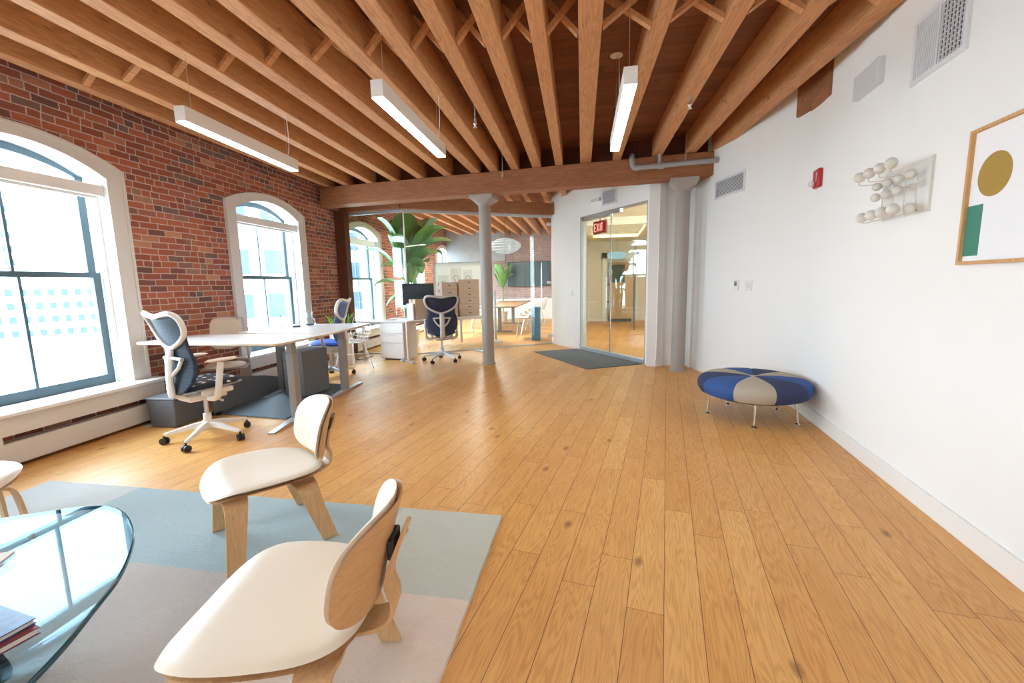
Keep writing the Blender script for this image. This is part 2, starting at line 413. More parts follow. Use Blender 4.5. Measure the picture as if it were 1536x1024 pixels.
# ---------------------------------------------------------------- camera
cam = bpy.data.cameras.new('camera'); co = bpy.data.objects.new('camera', cam); C.objects.link(co)
pitch, roll = .13528, -.02054
Fv = Vector((0, cos(pitch), -sin(pitch))); R0 = Vector((1, 0, 0)); U0 = R0.cross(Fv)
Rv = R0*cos(roll)+U0*sin(roll); Uv = -R0*sin(roll)+U0*cos(roll)
co.matrix_world = Matrix(((Rv.x, Uv.x, -Fv.x, 0), (Rv.y, Uv.y, -Fv.y, 0), (Rv.z, Uv.z, -Fv.z, 1.45), (0, 0, 0, 1)))
cam.sensor_width = 36; cam.lens = 36*643/1536; cam.clip_start = .05; cam.clip_end = 500
bpy.context.scene.camera = co
bpy.context.scene.view_settings.view_transform = 'Standard'
bpy.context.scene.view_settings.look = 'None'
bpy.context.scene.view_settings.gamma = 1
bpy.context.scene.view_settings.exposure = 2.28

# ---------------------------------------------------------------- room shell
CEIL = 3.60; JB = 3.30
# left brick wall frame: x along the wall (away), y outward, z up
AL = Vector((-4.27, 3.90, 0)); TL = R(90-7.8)
def LW(s, y, z=0):
    c, n = cos(TL), sin(TL); return Vector((AL.x+s*c-y*n, AL.y+s*n+y*c, z))
WIN = [-6.34, -3.17, 0, 3.17, 6.34, 9.51, 12.68]
def arch(c, half, zs, rise, n=20):
    """points of a segmental arch from left spring to right spring"""
    r = (half*half+rise*rise)/(2*rise); a = math.asin(half/r)
    return [(c+r*sin(-a+2*a*k/n), zs+rise-r+r*cos(-a+2*a*k/n)) for k in range(n+1)]
HO, HI, ZO, ZI, SILL = .90, .715, 2.70, 2.60, .44

mb = MB(); edges = [-8.0]
for c in WIN: edges += [c-.80, c+.80]
edges.append(17.0)
for i in range(0, len(edges), 2): mb.box((edges[i], 0, 0), (edges[i+1], .34, CEIL))
for c in WIN:
    mb.box((c-.80, 0, 0), (c+.80, .34, SILL))
    ar = arch(c, .80, 2.65, .205)
    for (x0, z0), (x1, z1) in zip(ar, ar[1:]):
        mb.prismy([(x0, z0), (x1, z1), (x1, CEIL), (x0, CEIL)], 0, .34)
wl = mb.build('wall_left', 'brick', smooth=False, loc=AL, rz=TL, kind='structure')

def window(idx, c, detail):
    w = struct_root('window_%d' % idx, LW(c, 0), TL)
    m = MB()
    for s in (-1, 1):
        x0, x1 = sorted((s*HO, s*HI))
        m.prismy([(s*HI, SILL+.02), (s*HO, SILL+.02), (s*HO, ZO), (s*HI, ZI)], -.03, 0)
        xa, xb = sorted((s*(HO+.0), s*(HO-.03)))
        m.box((xa, -.045, SILL+.02), (xb, -.03, ZO))
        xa, xb = sorted((s*(HI), s*(HI+.015)))
        m.box((xa, -.037, SILL+.02), (xb, -.03, ZI))
    ao = arch(0, HO, ZO, .21); ai = arch(0, HI, ZI, .195); am = arch(0, HO-.03, ZO-.015, .205)
    for k in range(20):
        m.prismy([ai[k], ai[k+1], ao[k+1], ao[k]], -.03, 0)
        m.prismy([am[k], am[k+1], ao[k+1], ao[k]], -.045, -.03)
    m.build('window_casing', 'casing', w, smooth=False)
    m = MB()   # reveal
    for s in (-1, 1):
        x0, x1 = sorted((s*HI, s*(HI+.06))); m.box((x0, 0, SILL), (x1, .30, ZI+.02))
        x0, x1 = sorted((s*(HI-.03), s*HI)); m.box((x0, .10, SILL), (x1, .15, ZI-.1))
    ai2 = arch(0, HI+.05, ZI+.02, .20)
    for k in range(20): m.prismy([ai[k], ai[k+1], ai2[k+1], ai2[k]], 0, .30)
    m.build('window_jamb', 'trim', w, smooth=False)
    # sashes
    hs = HI-.03
    def sash(name, z0, z1, y, low, top=False):
        f = MB()
        for s in (-1, 1):
            x0, x1 = sorted((s*hs, s*(hs-.075))); f.box((x0, y, z0), (x1, y+.045, z1))
        f.box((-hs+.075, y, z0), (hs-.075, y+.045, z0+low))
        if not top: f.box((-hs+.075, y, z1-.05), (hs-.075, y+.045, z1))
        if top:
            a1 = arch(0, hs, z1-.02, .19); a0 = arch(0, hs-.05, z1-.03, .13)
            for k in range(20): f.prismy([a0[k], a0[k+1], a1[k+1], a1[k]], y, y+.045)
        o = f.build(name, 'sash', w, smooth=False)
        b = MB().box((-.012, y+.008, z0+low), (.012, y+.034, z1-.05)); b.build('muntin', 'sash', o, smooth=False)
        g = MB().box((-hs+.075, y+.018, z0+low), (hs-.075, y+.022, z1+(.10 if top else -.05))); g.build('pane', 'glass', o, smooth=False)
    sash('lower_sash', SILL+.03, 1.645, .16, .10)
    sash('upper_sash', 1.60, 2.62, .21, .05, True)
    m = MB(); m.box((-HO-.06, -.215, SILL), (HO+.06, .16, SILL+.035)); m.build('window_stool', 'trim', w, smooth=False, bevel=.008)
    # white radiator cover below
    m = MB(); E1 = HO+.02; L0 = -.52 if detail else -E1
    m.box((-E1, -.18, .285), (E1, -.15, SILL)); m.box((-E1, -.18, .13), (E1, -.13, .222)); m.box((-E1, -.177, .122), (E1, -.13, .13)); m.box((-E1, -.18, .04), (E1, -.13, .122))
    if detail: m.box((-E1, -.183, .04), (L0, -.13, .30))
    for s in (-1, 1):
        x0, x1 = sorted((s*E1, s*(E1-.03))); m.box((x0, -.15, .05), (x1, 0, SILL))
    m.build('apron', 'casing', w, smooth=False)
    MB().box((-E1+.03, -.06, .0), (E1-.03, -.001, SILL)).build('apron_backing', 'brick', w, smooth=False)
    return w
for i, c in enumerate(WIN): window(i+1, c, c == 0)
# roller shade cassettes in the arches
for i, c in enumerate(WIN[2:5]):
    t = thing('roller_shade', ['white roller shade cassette across the nearest arched window', 'white roller shade cassette across the second arched window behind the desk', 'white roller shade cassette on the window behind the glass partition'][i], 'roller shade', LW(c, 0), TL, 'roller shade cassettes in the windows')
    MB().box((-HI+.002, .02, 2.42), (HI-.002, .12, 2.53)).build('cassette', 'whiteplastic', t, bevel=.008)
    for s in (-1, 1):
        x0, x1 = sorted((s*(HI-.001), s*(HI-.02))); MB().box((x0, .012, 2.412), (x1, .128, 2.538)).build('end_cap', 'whiteplastic', t, bevel=.004)
    MB().box((-HI+.03, .06, 2.395), (HI-.03, .075, 2.42)).build('hem_bar', 'casing', t)

# floor and ceiling deck
m = MB(); m.prism([(LW(-8, 0).x, LW(-8, 0).y), (6.5, -4.6), (6.5, 19.5), (LW(16, 0).x, LW(16, 0).y)], -.12, 0)
m.build('floor', 'floor', smooth=False, kind='structure')
m = MB(); m.prism([(LW(-8, 0).x, LW(-8, 0).y), (6.5, -4.6), (6.5, 19.5), (LW(16, 0).x, LW(16, 0).y)], CEIL, CEIL+.15)
m.build('ceiling', 'deck', smooth=False, kind='structure')

def seg_wall(name, pts, z0, z1, th, mt='white', side=1, kind='structure'):
    """wall along a polyline; thickness goes to the right of travel when side=1"""
    P = [Vector(p) for p in pts]; n = len(P); off = []
    for i in range(n):
        d = (P[min(i+1, n-1)]-P[max(i-1, 0)]).normalized(); off.append(P[i]+Vector((d.y, -d.x))*th*side)
    m = MB()
    m.loft([[Vector((*P[i], z0)), Vector((*P[i], z1)), Vector((*off[i], z1)), Vector((*off[i], z0))] for i in range(n)])
    return m.build(name, mt, smooth=True, kind=kind)
RB = [(2.42, 7.13), (2.47, 7.245), (2.97, 7.245)]
seg_wall('wall_back_corner', [(2.42, 7.135), (2.45, 7.245), (2.975, 7.245)], 0, CEIL, .15, side=-1)
bend = []
for k in range(13):
    f = k/12; p0 = Vector((3.152, 4.99)); p1 = Vector((3.178, 4.72)); p2 = Vector((3.103, 4.46)); q = (1-f)**2*p0+2*f*(1-f)*p1+f*f*p2; bend.append((q.x, q.y))
WR = [(2.975, 7.32), (2.975, 6.98), (2.968, 6.90)]+bend+[(2.341, 1.801), (1.62, -.70), (.55, -4.4)]
seg_wall('wall_right', WR, 0, CEIL, .18, side=-1)
seg_wall('baseboard_right', [(x-.0, y) for x, y in WR[2:]], 0, .125, -.016, 'trim', side=-1)
seg_wall('baseboard_corner', [(2.46, 7.243), (2.972, 7.243)], 0, .125, .014, 'trim', side=1)
MB().box((2.935, 6.99, 0), (2.976, 7.24, CEIL)).build('trim_1', 'trim', smooth=False, kind='structure')

m = MB(); m.box((-5.6, -4.45, 0), (1.2, -4.3, CEIL))
m.build('wall_near', 'white', smooth=False, kind='structure')
# angled white wall with the glass door
AA = Vector((.97, 10.15, 0)); BA = Vector((2.425, 7.12, 0)); TA = ang2(AA, BA); LA = (BA-AA).length
def AW(s, y, z=0):
    c, n = cos(TA), sin(TA); return Vector((AA.x+s*c-y*n, AA.y+s*n+y*c, z))
D0, D1, DZ = 1.15, 3.09, 2.77
m = MB(); m.box((-.02, 0, 0), (D0, .14, CEIL)); m.box((D1, 0, 0), (LA, .14, CEIL)); m.box((D0, 0, DZ), (D1, .14, CEIL))
m.build('wall_back', 'white', smooth=False, loc=AA, rz=TA, kind='structure')
m = MB(); m.box((0, -.014, 0), (D0-.03, 0, .125)); m.box((D1+.02, -.014, 0), (LA, 0, .125))
m.build('baseboard_back', 'trim', smooth=False, loc=AA, rz=TA, kind='structure')
dr = struct_root('door_1', AW(0, 0), TA)
m = MB(); m.box((D0, -.01, 0), (D0+.035, .13, DZ)); m.box((D1-.02, 0, 0), (D1, .13, DZ)); m.box((D0, 0, DZ-.02), (D1, .13, DZ))
m.build('door_frame', 'column', dr, smooth=False)
MB().box((D0+.035, -.012, 0), (D1-.02, .10, .075)).build('threshold', 'silver', dr, smooth=False)
MB().box((D0+.04, .055, .05), (2.065, .067, DZ-.07)).build('door_leaf', 'doorglass', dr, smooth=False)
MB().box((2.075, .055, .05), (D1-.022, .067, DZ-.022)).build('side_pane', 'doorglass', dr, smooth=False)
MB().box((2.062, .050, .05), (2.070, .072, DZ-.07)).build('door_edge', 'darkgrey', dr, smooth=False)
MB().box((D0+.04, .035, DZ-.095), (2.06, .09, DZ-.02)).build('door_header', 'alu', dr, smooth=False)
MB().box((2.08, .02, DZ-.075), (2.36, .09, DZ-.012)).build('door_closer', 'alu', dr, smooth=False)
m = MB(); m.tube([(2.03, -.01, .93), (2.03, -.01, 1.53)], .013)
h = m.build('door_handle', 'fixture', dr)
m = MB(); m.tube([(2.03, -.01, 1.05), (2.03, .055, 1.05)], .01); m.tube([(2.03, -.01, 1.38), (2.03, .055, 1.38)], .01); m.build('handle_standoff', 'black', h)

# hall beyond the door
seg_wall('wall_hall_left', [(1.55, 10.2), (2.80, 15.8)], 0, 2.95, .12, 'hallwall', side=-1)
seg_wall('wall_hall_back', [(2.6, 15.7), (6.6, 15.7)], 0, 2.95, .12, 'hallwall', side=-1)
seg_wall('wall_hall_right', [(6.45, 15.8), (5.2, 7.3)], 0, 2.95, .12, 'hallwall', side=-1)
seg_wall('baseboard_hall', [(1.56, 10.2), (2.78, 15.68), (6.4, 15.68)], 0, .1, .015, 'trim')
m = MB()
m.prism([(.99, 10.25), (2.55, 7.32), (3.05, 7.42), (4.2, 7.3), (5.3, 7.3), (6.45, 15.9), (1.9, 15.9)], 2.86, 2.92)
hc = m.build('ceiling_hall', 'hallwall', smooth=False, kind='structure')
# recessed lit tray: a raised frame below the ceiling
t = thing('ceiling_light_tray', 'warm glowing recessed ceiling tray beyond the glass door', 'ceiling light', (2.75, 11.3, 2.60), R(-12))
m = MB()
m.box((-.75, -1.5, .10), (.75, -1.38, .26)); m.box((-.75, 1.38, .10), (.75, 1.5, .26)); m.box((-.75, -1.38, .10), (-.63, 1.38, .26)); m.box((.63, -1.38, .10), (.75, 1.38, .26))
m.build('tray_rim', 'hallwall', t, smooth=False)
MB().box((-.63, -1.38, .22), (.63, 1.38, .258)).build('lit_panel', 'tray', t, smooth=False)
for i, (x, y) in enumerate(((2.03, 9.15), (2.2, 9.9))):
    t = thing('downlight', ['nearer of two small round downlights beyond the glass door', 'farther of two small round downlights beyond the glass door'][i], 'downlight', (x, y, 2.84), 0, 'downlights beyond the glass door')
    MB().lathe([(.045, .005), (.075, .0), (.075, .02), (.045, .02)], 20).build('bezel', 'trim', t)
    MB().lathe([(.045, .008), (.044, .012)], 20).build('bulb', 'downlight', t)
# exit sign hanging in the hall
e = thing('exit_sign', 'red illuminated EXIT sign hanging behind the glass door', 'exit sign', AW(1.25, .42, 2.44), TA)
MB().box((-.21, -.02, 0), (.21, .03, .26)).build('sign_box', 'exitbox', e, smooth=False, bevel=.006)
MB().box((-.20, -.024, .012), (.20, -.02, .248)).build('sign_face', 'exitred', e, smooth=False)
def letters(txt, x0, z0, w, h, gap, y, th=.018):
    m = MB(); x = x0
    for ch in txt:
        def bar(a, b):
            (ax, az), (bx, bz) = a, b; d = Vector((bx-ax, bz-az)); d.normalize(); n = Vector((-d.y, d.x))*th/2
            m.prismy([(ax+n.x, az+n.y), (bx+n.x, bz+n.y), (bx-n.x, bz-n.y), (ax-n.x, az-n.y)], y-.004, y)
        L, Rr, B, T_, Mz = x, x+w, z0, z0+h, z0+h/2
        if ch == 'E': bar((L, B), (L, T_)); bar((L, T_), (Rr, T_)); bar((L, Mz), (Rr-.01, Mz)); bar((L, B), (Rr, B))
        if ch == 'X': bar((L, B), (Rr, T_)); bar((L, T_), (Rr, B))
        if ch == 'I': bar((L+w/2, B), (L+w/2, T_))
        if ch == 'T': bar((L, T_), (Rr, T_)); bar((L+w/2, B), (L+w/2, T_))
        x += w+gap if ch != 'I' else w*.6+gap
    return m
letters('EXIT', -.155, .05, .062, .155, .02, -.025, .021).build('lettering', 'exitface', e, smooth=False)
MB().cyl((0, 0, .26), (0, 0, .43), .01).build('stem', 'exitbox', e)

# hall furnishing
c = thing('maple_cabinet', 'tall light wooden double cupboard at the end of the hall', 'cabinet', (3.92, 15.66, 0), pi)
MB().box((-.40, 0, .10), (.40, .35, 2.1)).build('body', 'halldoor', c, smooth=False, bevel=.01)
MB().box((-.38, .02, 0), (.38, .32, .10)).build('plinth', 'black', c, smooth=False)
for s in (-1, 1):
    x0, x1 = sorted((s*.39, s*.005)); dd = MB().box((x0, .35, .13), (x1, .37, 2.07)).build('door', 'halldoor', c, smooth=False, bevel=.004)
    MB().box((s*.05-.01, .37, 1.0), (s*.05+.01, .39, 1.15)).build('handle', 'alu', dd, smooth=False)
p = tag(MB().box((-.24, -.008, 0), (.24, .008, .62)).build('poster', 'poster', smooth=False, loc=(3.78, 15.281, 1.40)), 'dark grey notice sheet pinned on the light wooden cupboard', 'poster')
for i, (x, w_) in enumerate(((3.30, .16), (4.45, .12))):
    MB().box((x, 15.58, 0), (x+w_, 15.7, 2.45)).build('trim_%d' % (2+i), 'trim', smooth=False, kind='structure')
MB().box((3.30, 15.58, 2.25), (4.57, 15.7, 2.45)).build('trim_4', 'trim', smooth=False, kind='structure')
t = thing('glass_office_front', 'pale green glass panel with dark edge beyond the entrance door', 'glass panel', (3.62, 12.6, 0), R(74))
MB().box((0, 0, .05), (1.5, .012, 2.5)).build('pane', 'partition', t, smooth=False)
m = MB(); m.box((-.03, -.02, 0), (0, .03, 2.55)); m.box((0, -.02, 0), (1.5, .03, .05)); m.box((0, -.02, 2.5), (1.5, .03, 2.55)); m.build('frame', 'darkgrey', t, smooth=False)
t = thing('hall_lantern', 'pale blue glowing oblong lamp hanging in the hall', 'pendant lamp', (2.93, 12.0, 2.05), 0)
MB().pad(lambda a: (.26*cos(a), .14*sin(a)), lambda x, y: (Vector((x, y, .1)), Vector((0, 0, 1))), .1, .1, edge=3).build('shade', 'cyan', t)
MB().cyl((0, 0, .2), (0, 0, .81), .004, seg=6).build('cord', 'black', t)
t = thing('hall_door', 'cream painted door in the hall seen through the entrance glass', 'door panel', (2.02, 12.2, 0), R(77.4))
MB().box((0, -.04, 0), (.95, .0, 2.15)).build('door_leaf', 'hallwall', t, smooth=False)
m = MB(); m.box((-.08, -.06, 0), (0, .0, 2.23)); m.box((.95, -.06, 0), (1.03, .0, 2.23)); m.box((-.08, -.06, 2.15), (1.03, .0, 2.23)); m.build('door_frame', 'trim', t, smooth=False)
MB().tube([(.07, -.04, 1.02), (.07, -.09, 1.02), (.18, -.09, 1.02)], .011).build('door_handle', 'alu', t)

# conference room beyond the partition
GC = (-2.14, 8.90); GL = (-3.46, 9.27); GR = (.955, 10.13)
seg_wall('wall_conference_right', [(1.12, 10.2), (2.6, 17.2)], 0, CEIL, .12, 'white')
A5 = Vector((-2.34, 17.9, 0)); B5 = Vector((2.75, 17.1, 0))
m = MB(); m.box((-.3, 0, 0), ((B5-A5).length, .3, CEIL)); m.build('wall_far', 'brick_far', smooth=False, loc=A5, rz=ang2(A5, B5), kind='structure')
m = MB(); m.box((0, -.03, 0), ((B5-A5).length, 0, .82)); m.build('trim_5', 'trim', smooth=False, loc=A5, rz=ang2(A5, B5), kind='structure')

# glass partition
def partition(name, a, b, label, mull, top=2.96):
    a, b = Vector((*a, 0)), Vector((*b, 0)); L = (b-a).length
    t = thing(name, label, 'glass partition', a, ang2(a, b))
    m = MB(); m.box((0, -.03, top-.05), (L, .03, top)); m.build('top_rail', 'silver', t, smooth=False)
    m = MB(); m.box((0, -.02, 0), (L, .02, .025)); m.build('bottom_track', 'silver', t, smooth=False)
    xs = [0]+mull+[L]
    for x0, x1 in zip(xs, xs[1:]): MB().box((x0+.004, -.006, .025), (x1-.004, .006, top-.05)).build('pane', 'partition', t, smooth=False)
    return t, L
t, L = partition('glass_partition', GL, GC, 'narrow glass partition bay between brick wall and tall plant', [])
MB().box((0, -.035, 0), (.06, .035, 2.96)).build('side_post', 'silver', t, smooth=False)
t, L = partition('glass_partition', GC, GR, 'long glass partition bay behind the round grey column', [.95, 2.28])
MB().box((-.012, -.012, 0), (.012, .012, 2.91)).build('corner_post', 'whiteplastic', t, smooth=False)
for z in (.2, 1.45, 2.77):
    h = MB(); h.lathe([(.035, 0), (.04, .01), (.04, .03), (.03, .04)], 14, Matrix.Translation((L-.09, -.006, z)) @ Matrix.Rotation(pi/2, 4, 'X')); h.box((L-.09, -.03, z-.03), (L+.0, -.008, z+.03)); h.build('hinge', 'alu', t)
m = MB(); m.tube([(L-.28, -.05, .9), (L-.28, -.05, 1.9)], .012); m.build('pull_bar', 'chrome', t)
# dark timber post at the brick wall
t = tag(MB().box((-.10, -.10, 0), (.10, .10, 2.96)).build('timber_post', 'darkwood', smooth=False, loc=(LW(5.22, -.12).x, LW(5.22, -.12).y, 0), rz=TL), 'dark brown timber post between the brick wall and the glass partition', 'post')

# ---------------------------------------------------------------- beams, joists, bridging, columns
def beam(name, a, b, z0, z1, w, label, side=1):
    a = Vector((*a, 0)); b = Vector((*b, 0)); L = (b-a).length
    return tag(MB().box((0, 0, z0), (L, w, z1)).build(name, 'beam', loc=a, rz=ang2(a, b), smooth=False, bevel=.012), label, 'beam')
BM0, BM1 = (-3.56, 8.375), (3.06, 6.53)
beam('timber_beam', BM0, BM1, 2.96, 3.30, .30, 'massive brown timber beam carried by the two grey columns')
beam('timber_beam', (-2.16, 8.80), (.985, 10.01), 2.962, 3.22, .22, 'smaller brown timber beam running above the long glass partition')
beam('timber_beam', (-3.5, 9.17), (-2.18, 8.80), 2.962, 3.30, .20, 'short brown timber header over the narrow glass bay')
JT = R(9.1)
near = [-4.50, -4.08, -3.56, -3.12, -2.67, -2.26, -1.79, -1.39, -1.02, -.665, -.31, .07, .587, 1.094, 1.63, 2.13]
farr = [-4.66, -4.26, -3.77, -3.27, -2.76, -2.25, -1.74, -1.42, -1.06, -.70, -.335, .085, .56, 1.15, 1.62, 1.97]
wid = [.12, .13, .13, .14, .14, .14, .15, .14, .13, .14, .12, .172, .115, .13, .135, .13]
def jpt(off, along): return Vector((off*cos(JT)+along*sin(JT), -off*sin(JT)+along*cos(JT)))
def beam_along(off):   # where the joist meets the big beam's near face (its middle)
    a = Vector(BM0); b = Vector(BM1); d = b-a; n = Vector((-d.y, d.x)).normalized(); a = a+n*.15
    p = jpt(off, 0); j = Vector((sin(JT), cos(JT)))
    return ((a-p).dot(n))/(j.dot(n))
ordn = ['first', 'second', 'third', 'fourth', 'fifth', 'sixth', 'seventh', 'eighth', 'ninth', 'tenth', 'eleventh', 'twelfth', 'thirteenth', 'fourteenth', 'fifteenth', 'sixteenth', 'seventeenth', 'eighteenth']
JEND = []
nj = len(near)
for i, (a, b, w) in enumerate(zip(near, farr, wid)):
    al = beam_along(b)
    p1 = jpt(b, al)
    p0 = jpt(a, 3.1); d = (p0-p1)/(al-3.1); p0 = p1+d*(al+3.2)
    JEND.append((p0, p1))
    L = (p1-p0).length; rz = ang2(p0, p1)-pi/2
    ends = ''
    who = 'against the brick wall' if i == 0 else ('sloping down beside the white wall' if i == nj-1 else 'overhead, %s counted from the brick wall' % ordn[i])
    o = MB(); o.box((-w/2, 0, JB), (w/2, L, CEIL-.002))
    # notches and waney edges give each joist its own look
    tag(o.build('ceiling_joist', 'joist', loc=(p0.x, p0.y, 0), rz=rz, smooth=False, bevel=.006), 'rough sawn brown ceiling joist ' + who, 'joist', 'ceiling joists over the main room')
# joists beyond the beam
for i in range(17):
    off = -4.45+i*.41
    al = beam_along(off); p0 = jpt(off, al+.07); L = 10.0
    if off > .5: L = 3.0
    if off > 1.2: L = 1.6
    tag(MB().box((-.05, 0, JB+.004), (.06, L, CEIL-.002)).build('ceiling_joist', 'joist', loc=(p0.x, p0.y, 0), rz=-JT, smooth=False), 'far ceiling joist starting behind the massive timber beam, %s from the brick wall' % ordn[i], 'joist', 'ceiling joists beyond the timber beam')
a_, b_ = Vector(BM0), Vector(BM1); d_ = (b_-a_).normalized(); n_ = Vector((-d_.y, d_.x))
MB().box((0, 0, JB+.001), ((b_-a_).length+.25, .03, CEIL-.002)).build('trim_6', 'darkwood', smooth=False, loc=(a_.x+n_.x*.17, a_.y+n_.y*.17, 0), rz=ang2(a_, b_), kind='structure')  # added dark board standing in for shade in the gaps above the beam
# cross bridging at one row
for i in range(nj-1):
    (a0, a1), (b0, b1) = JEND[i], JEND[i+1]
    def on(p0, p1, al):
        j = Vector((sin(JT), cos(JT))); d = (p1-p0).normalized(); return p0+d*((al-p0.dot(j))/d.dot(j))
    for row, rn in ((3.57, 'front row'), ):
        A = on(a0, a1, row); B = on(b0, b1, row); d = (B-A).normalized(); A = A+d*wid[i]/2; B = B-d*wid[i+1]/2
        pos = 'next to the brick wall' if i == 0 else ('next to the white wall' if i == nj-2 else 'between the %s and %s joists from the brick wall' % (ordn[i], ordn[i+1]))
        t = thing('cross_bridging', 'crossed wooden struts ' + pos, 'bridging', (A.x, A.y, 0), ang2(A, B), 'crossed struts between the ceiling joists')
        Wd = (B-A).length
        for s, (z0, z1) in enumerate(((JB+.02, CEIL-.02), (CEIL-.02, JB+.02))):
            MB().strip([(0, (s-.5)*.07, z0), (Wd, (s-.5)*.07, z1)], (0, 1, 0), .055, .032).build('strut', 'joist', t, smooth=False)

def column(base, label, cap=.20):
    t = thing('iron_column', label, 'column', (*base, 0), ang2(BM0, BM1), 'grey iron columns')
    MB().lathe([(.105, 0), (.105, 2.80)], 32).build('shaft', 'column', t)
    MB().lathe([(.125, 0), (.125, .02), (.112, .035), (.106, .036)], 32).build('base_ring', 'column', t)
    m = MB()
    sq = lambda h, z, n=8: [Vector((x, y, z)) for x, y in ([(-h+2*h*k/n, -h) for k in range(n)]+[(h, -h+2*h*k/n) for k in range(n)]+[(h-2*h*k/n, h) for k in range(n)]+[(-h, h-2*h*k/n) for k in range(n)])]
    rings = [[Vector((.106*cos(2*pi*k/32-.75*pi), .106*sin(2*pi*k/32-.75*pi), 2.78)) for k in range(32)],
             [Vector((.118*cos(2*pi*k/32-.75*pi), .118*sin(2*pi*k/32-.75*pi), 2.81)) for k in range(32)], sq(cap-.01, 2.885), sq(cap, 2.90), sq(cap, 2.955)]
    m.loft(rings); m.build('capital', 'column', t)
    return t
column((-.43, 7.72), 'slim grey iron column standing in front of the glass partition')
column((2.665, 6.80), 'slim grey iron column standing near the white wall corner', .20)

# sprinkler pipe along the beam
t = thing('sprinkler_pipe', 'grey painted pipe run with elbow along the beam beside the white wall', 'pipe')
bd = (Vector(BM1)-Vector(BM0)).normalized(); bn = Vector((-bd.y, bd.x))
def bp(x, out, z):   # point by world x along the beam's front face
    k = (x-BM0[0])/bd.x; q = Vector(BM0)+bd*k-bn*out; return Vector((q.x, q.y, z))
MB().tube([bp(1.97, .10, 3.13), bp(3.13, .10, 3.14)], .037, 14).build('main_run', 'pipe', t)
MB().tube(catmull([bp(1.99, .10, 3.13), bp(1.93, .10, 3.13), bp(1.90, .10, 3.17), bp(1.89, .10, 3.26), bp(1.89, .0, 3.33), bp(1.89, -.15, 3.36), bp(1.89, -.3, 3.36)], 5), .04, 14).build('elbow', 'pipe', t)
MB().tube([bp(2.27, .10, 3.13), bp(2.27, .10, 3.55)], .026, 12).build('riser', 'pipe', t)
MB().tube([bp(2.25, .10, 3.13), bp(2.33, .10, 3.13)], .048, 14).build('tee_fitting', 'pipe', t)
MB().tube([bp(2.62, .10, 3.13), bp(2.62, .10, 3.55)], .005, 6).build('hanger_rod', 'alu', t)
def sprinkler(x, y, label):
    t = thing('fire_sprinkler', label, 'sprinkler', (x, y, 3.17), 0, 'sprinkler heads')
    MB().cyl((0, 0, .08), (0, 0, .43), .009, seg=8).build('drop_pipe', 'pipe', t)
    MB().lathe([(.006, 0), (.024, .004), (.024, .008), (.008, .012), (.012, .03), (.02, .04), (.014, .06), (.018, .085), (.01, .09)], 12).build('head', 'alu', t)
sprinkler(-.36, 5.05, 'small metal sprinkler head between joists near the middle pendant light')
sprinkler(1.86, 4.65, 'small metal sprinkler head between joists near the white wall')
sprinkler(-.10, 7.35, 'small metal sprinkler head at the beam above the middle column')

# brown beam pocket high on the white wall
T1 = ang2((2.968, 6.90), (3.16, 4.90))
BR = Vector((3.16, 4.66, 0)); TR = ang2((3.181, 4.719), (2.341, 1.801))
def RW(u, y, z=0):   # right wall: u toward the camera, y outward(away from room)
    c, n = cos(TR), sin(TR); return Vector((3.181+u*c-y*n, 4.719+u*n+y*c, z))
t = thing('beam_end', 'dark brown timber beam end exposed high in the white wall', 'beam', RW(0, 0), TR)
MB().box((.0, -.03, 3.15), (.43, .1, 3.58)).build('end_grain', 'beam', t, smooth=False)
o = MB().box((0, -.03, 3.16), (.24, .1, 3.58)).build('end_grain', 'beam', t, smooth=False)
o.rotation_euler = (0, 0, R(180+22)-0); o.location = (.02, 0, 0); o.rotation_euler = (0, 0, 0)
o.data.transform(Matrix.Rotation(T1-TR, 4, 'Z') @ Matrix.Translation((-.22, 0, 0)))

# ---------------------------------------------------------------- pendant lights
def pendant(c, ang, L, label, z=2.75):
    t = thing('linear_pendant', label, 'pendant light', (*c, z), ang, 'linear pendant lights')
    MB().box((-.046, -L/2, .006), (.046, L/2, .12)).build('housing', 'fixture', t, smooth=False, bevel=.003)
    MB().box((-.040, -L/2+.006, -.002), (.040, L/2-.006, .006)).build('diffuser', 'led', t, smooth=False)
    for s in (-1, 1):
        MB().cyl((0, s*(L/2-.12), .12), (0, s*(L/2-.12), CEIL-z-.004), .0022, seg=6).build('suspension_wire', 'alu', t)
    MB().tube(catmull([(0, L/2-.12, .12), (.012, L/2-.10, .22), (.03, L/2-.12, .40), (.02, L/2-.15, CEIL-z-.004)], 5), .004, 6).build('power_cord', 'whiteplastic', t)
    MB().lathe([(.06, CEIL-z-.012), (.06, CEIL-z-.004)], 20, Matrix.Translation((0, L/2-.12, 0))).build('canopy', 'fixture', t)
pendant((-2.482, 4.31), R(-5.2), 1.52, 'lit linear pendant light nearest the brick wall')
pendant((-.795, 3.92), R(-8.6), 1.47, 'lit linear pendant light in the middle of the ceiling')
pendant((.955, 3.82), R(-9.5), 1.50, 'lit linear pendant light nearest the white wall')
pendant((-2.7, .4), R(-8), 1.5, 'added fill pendant light unseen behind the viewer over the brick side')  # this pendant and the next are added out of view as fill light
pendant((-.2, .2), R(-8), 1.5, 'added fill pendant light unseen behind the viewer in the centre')

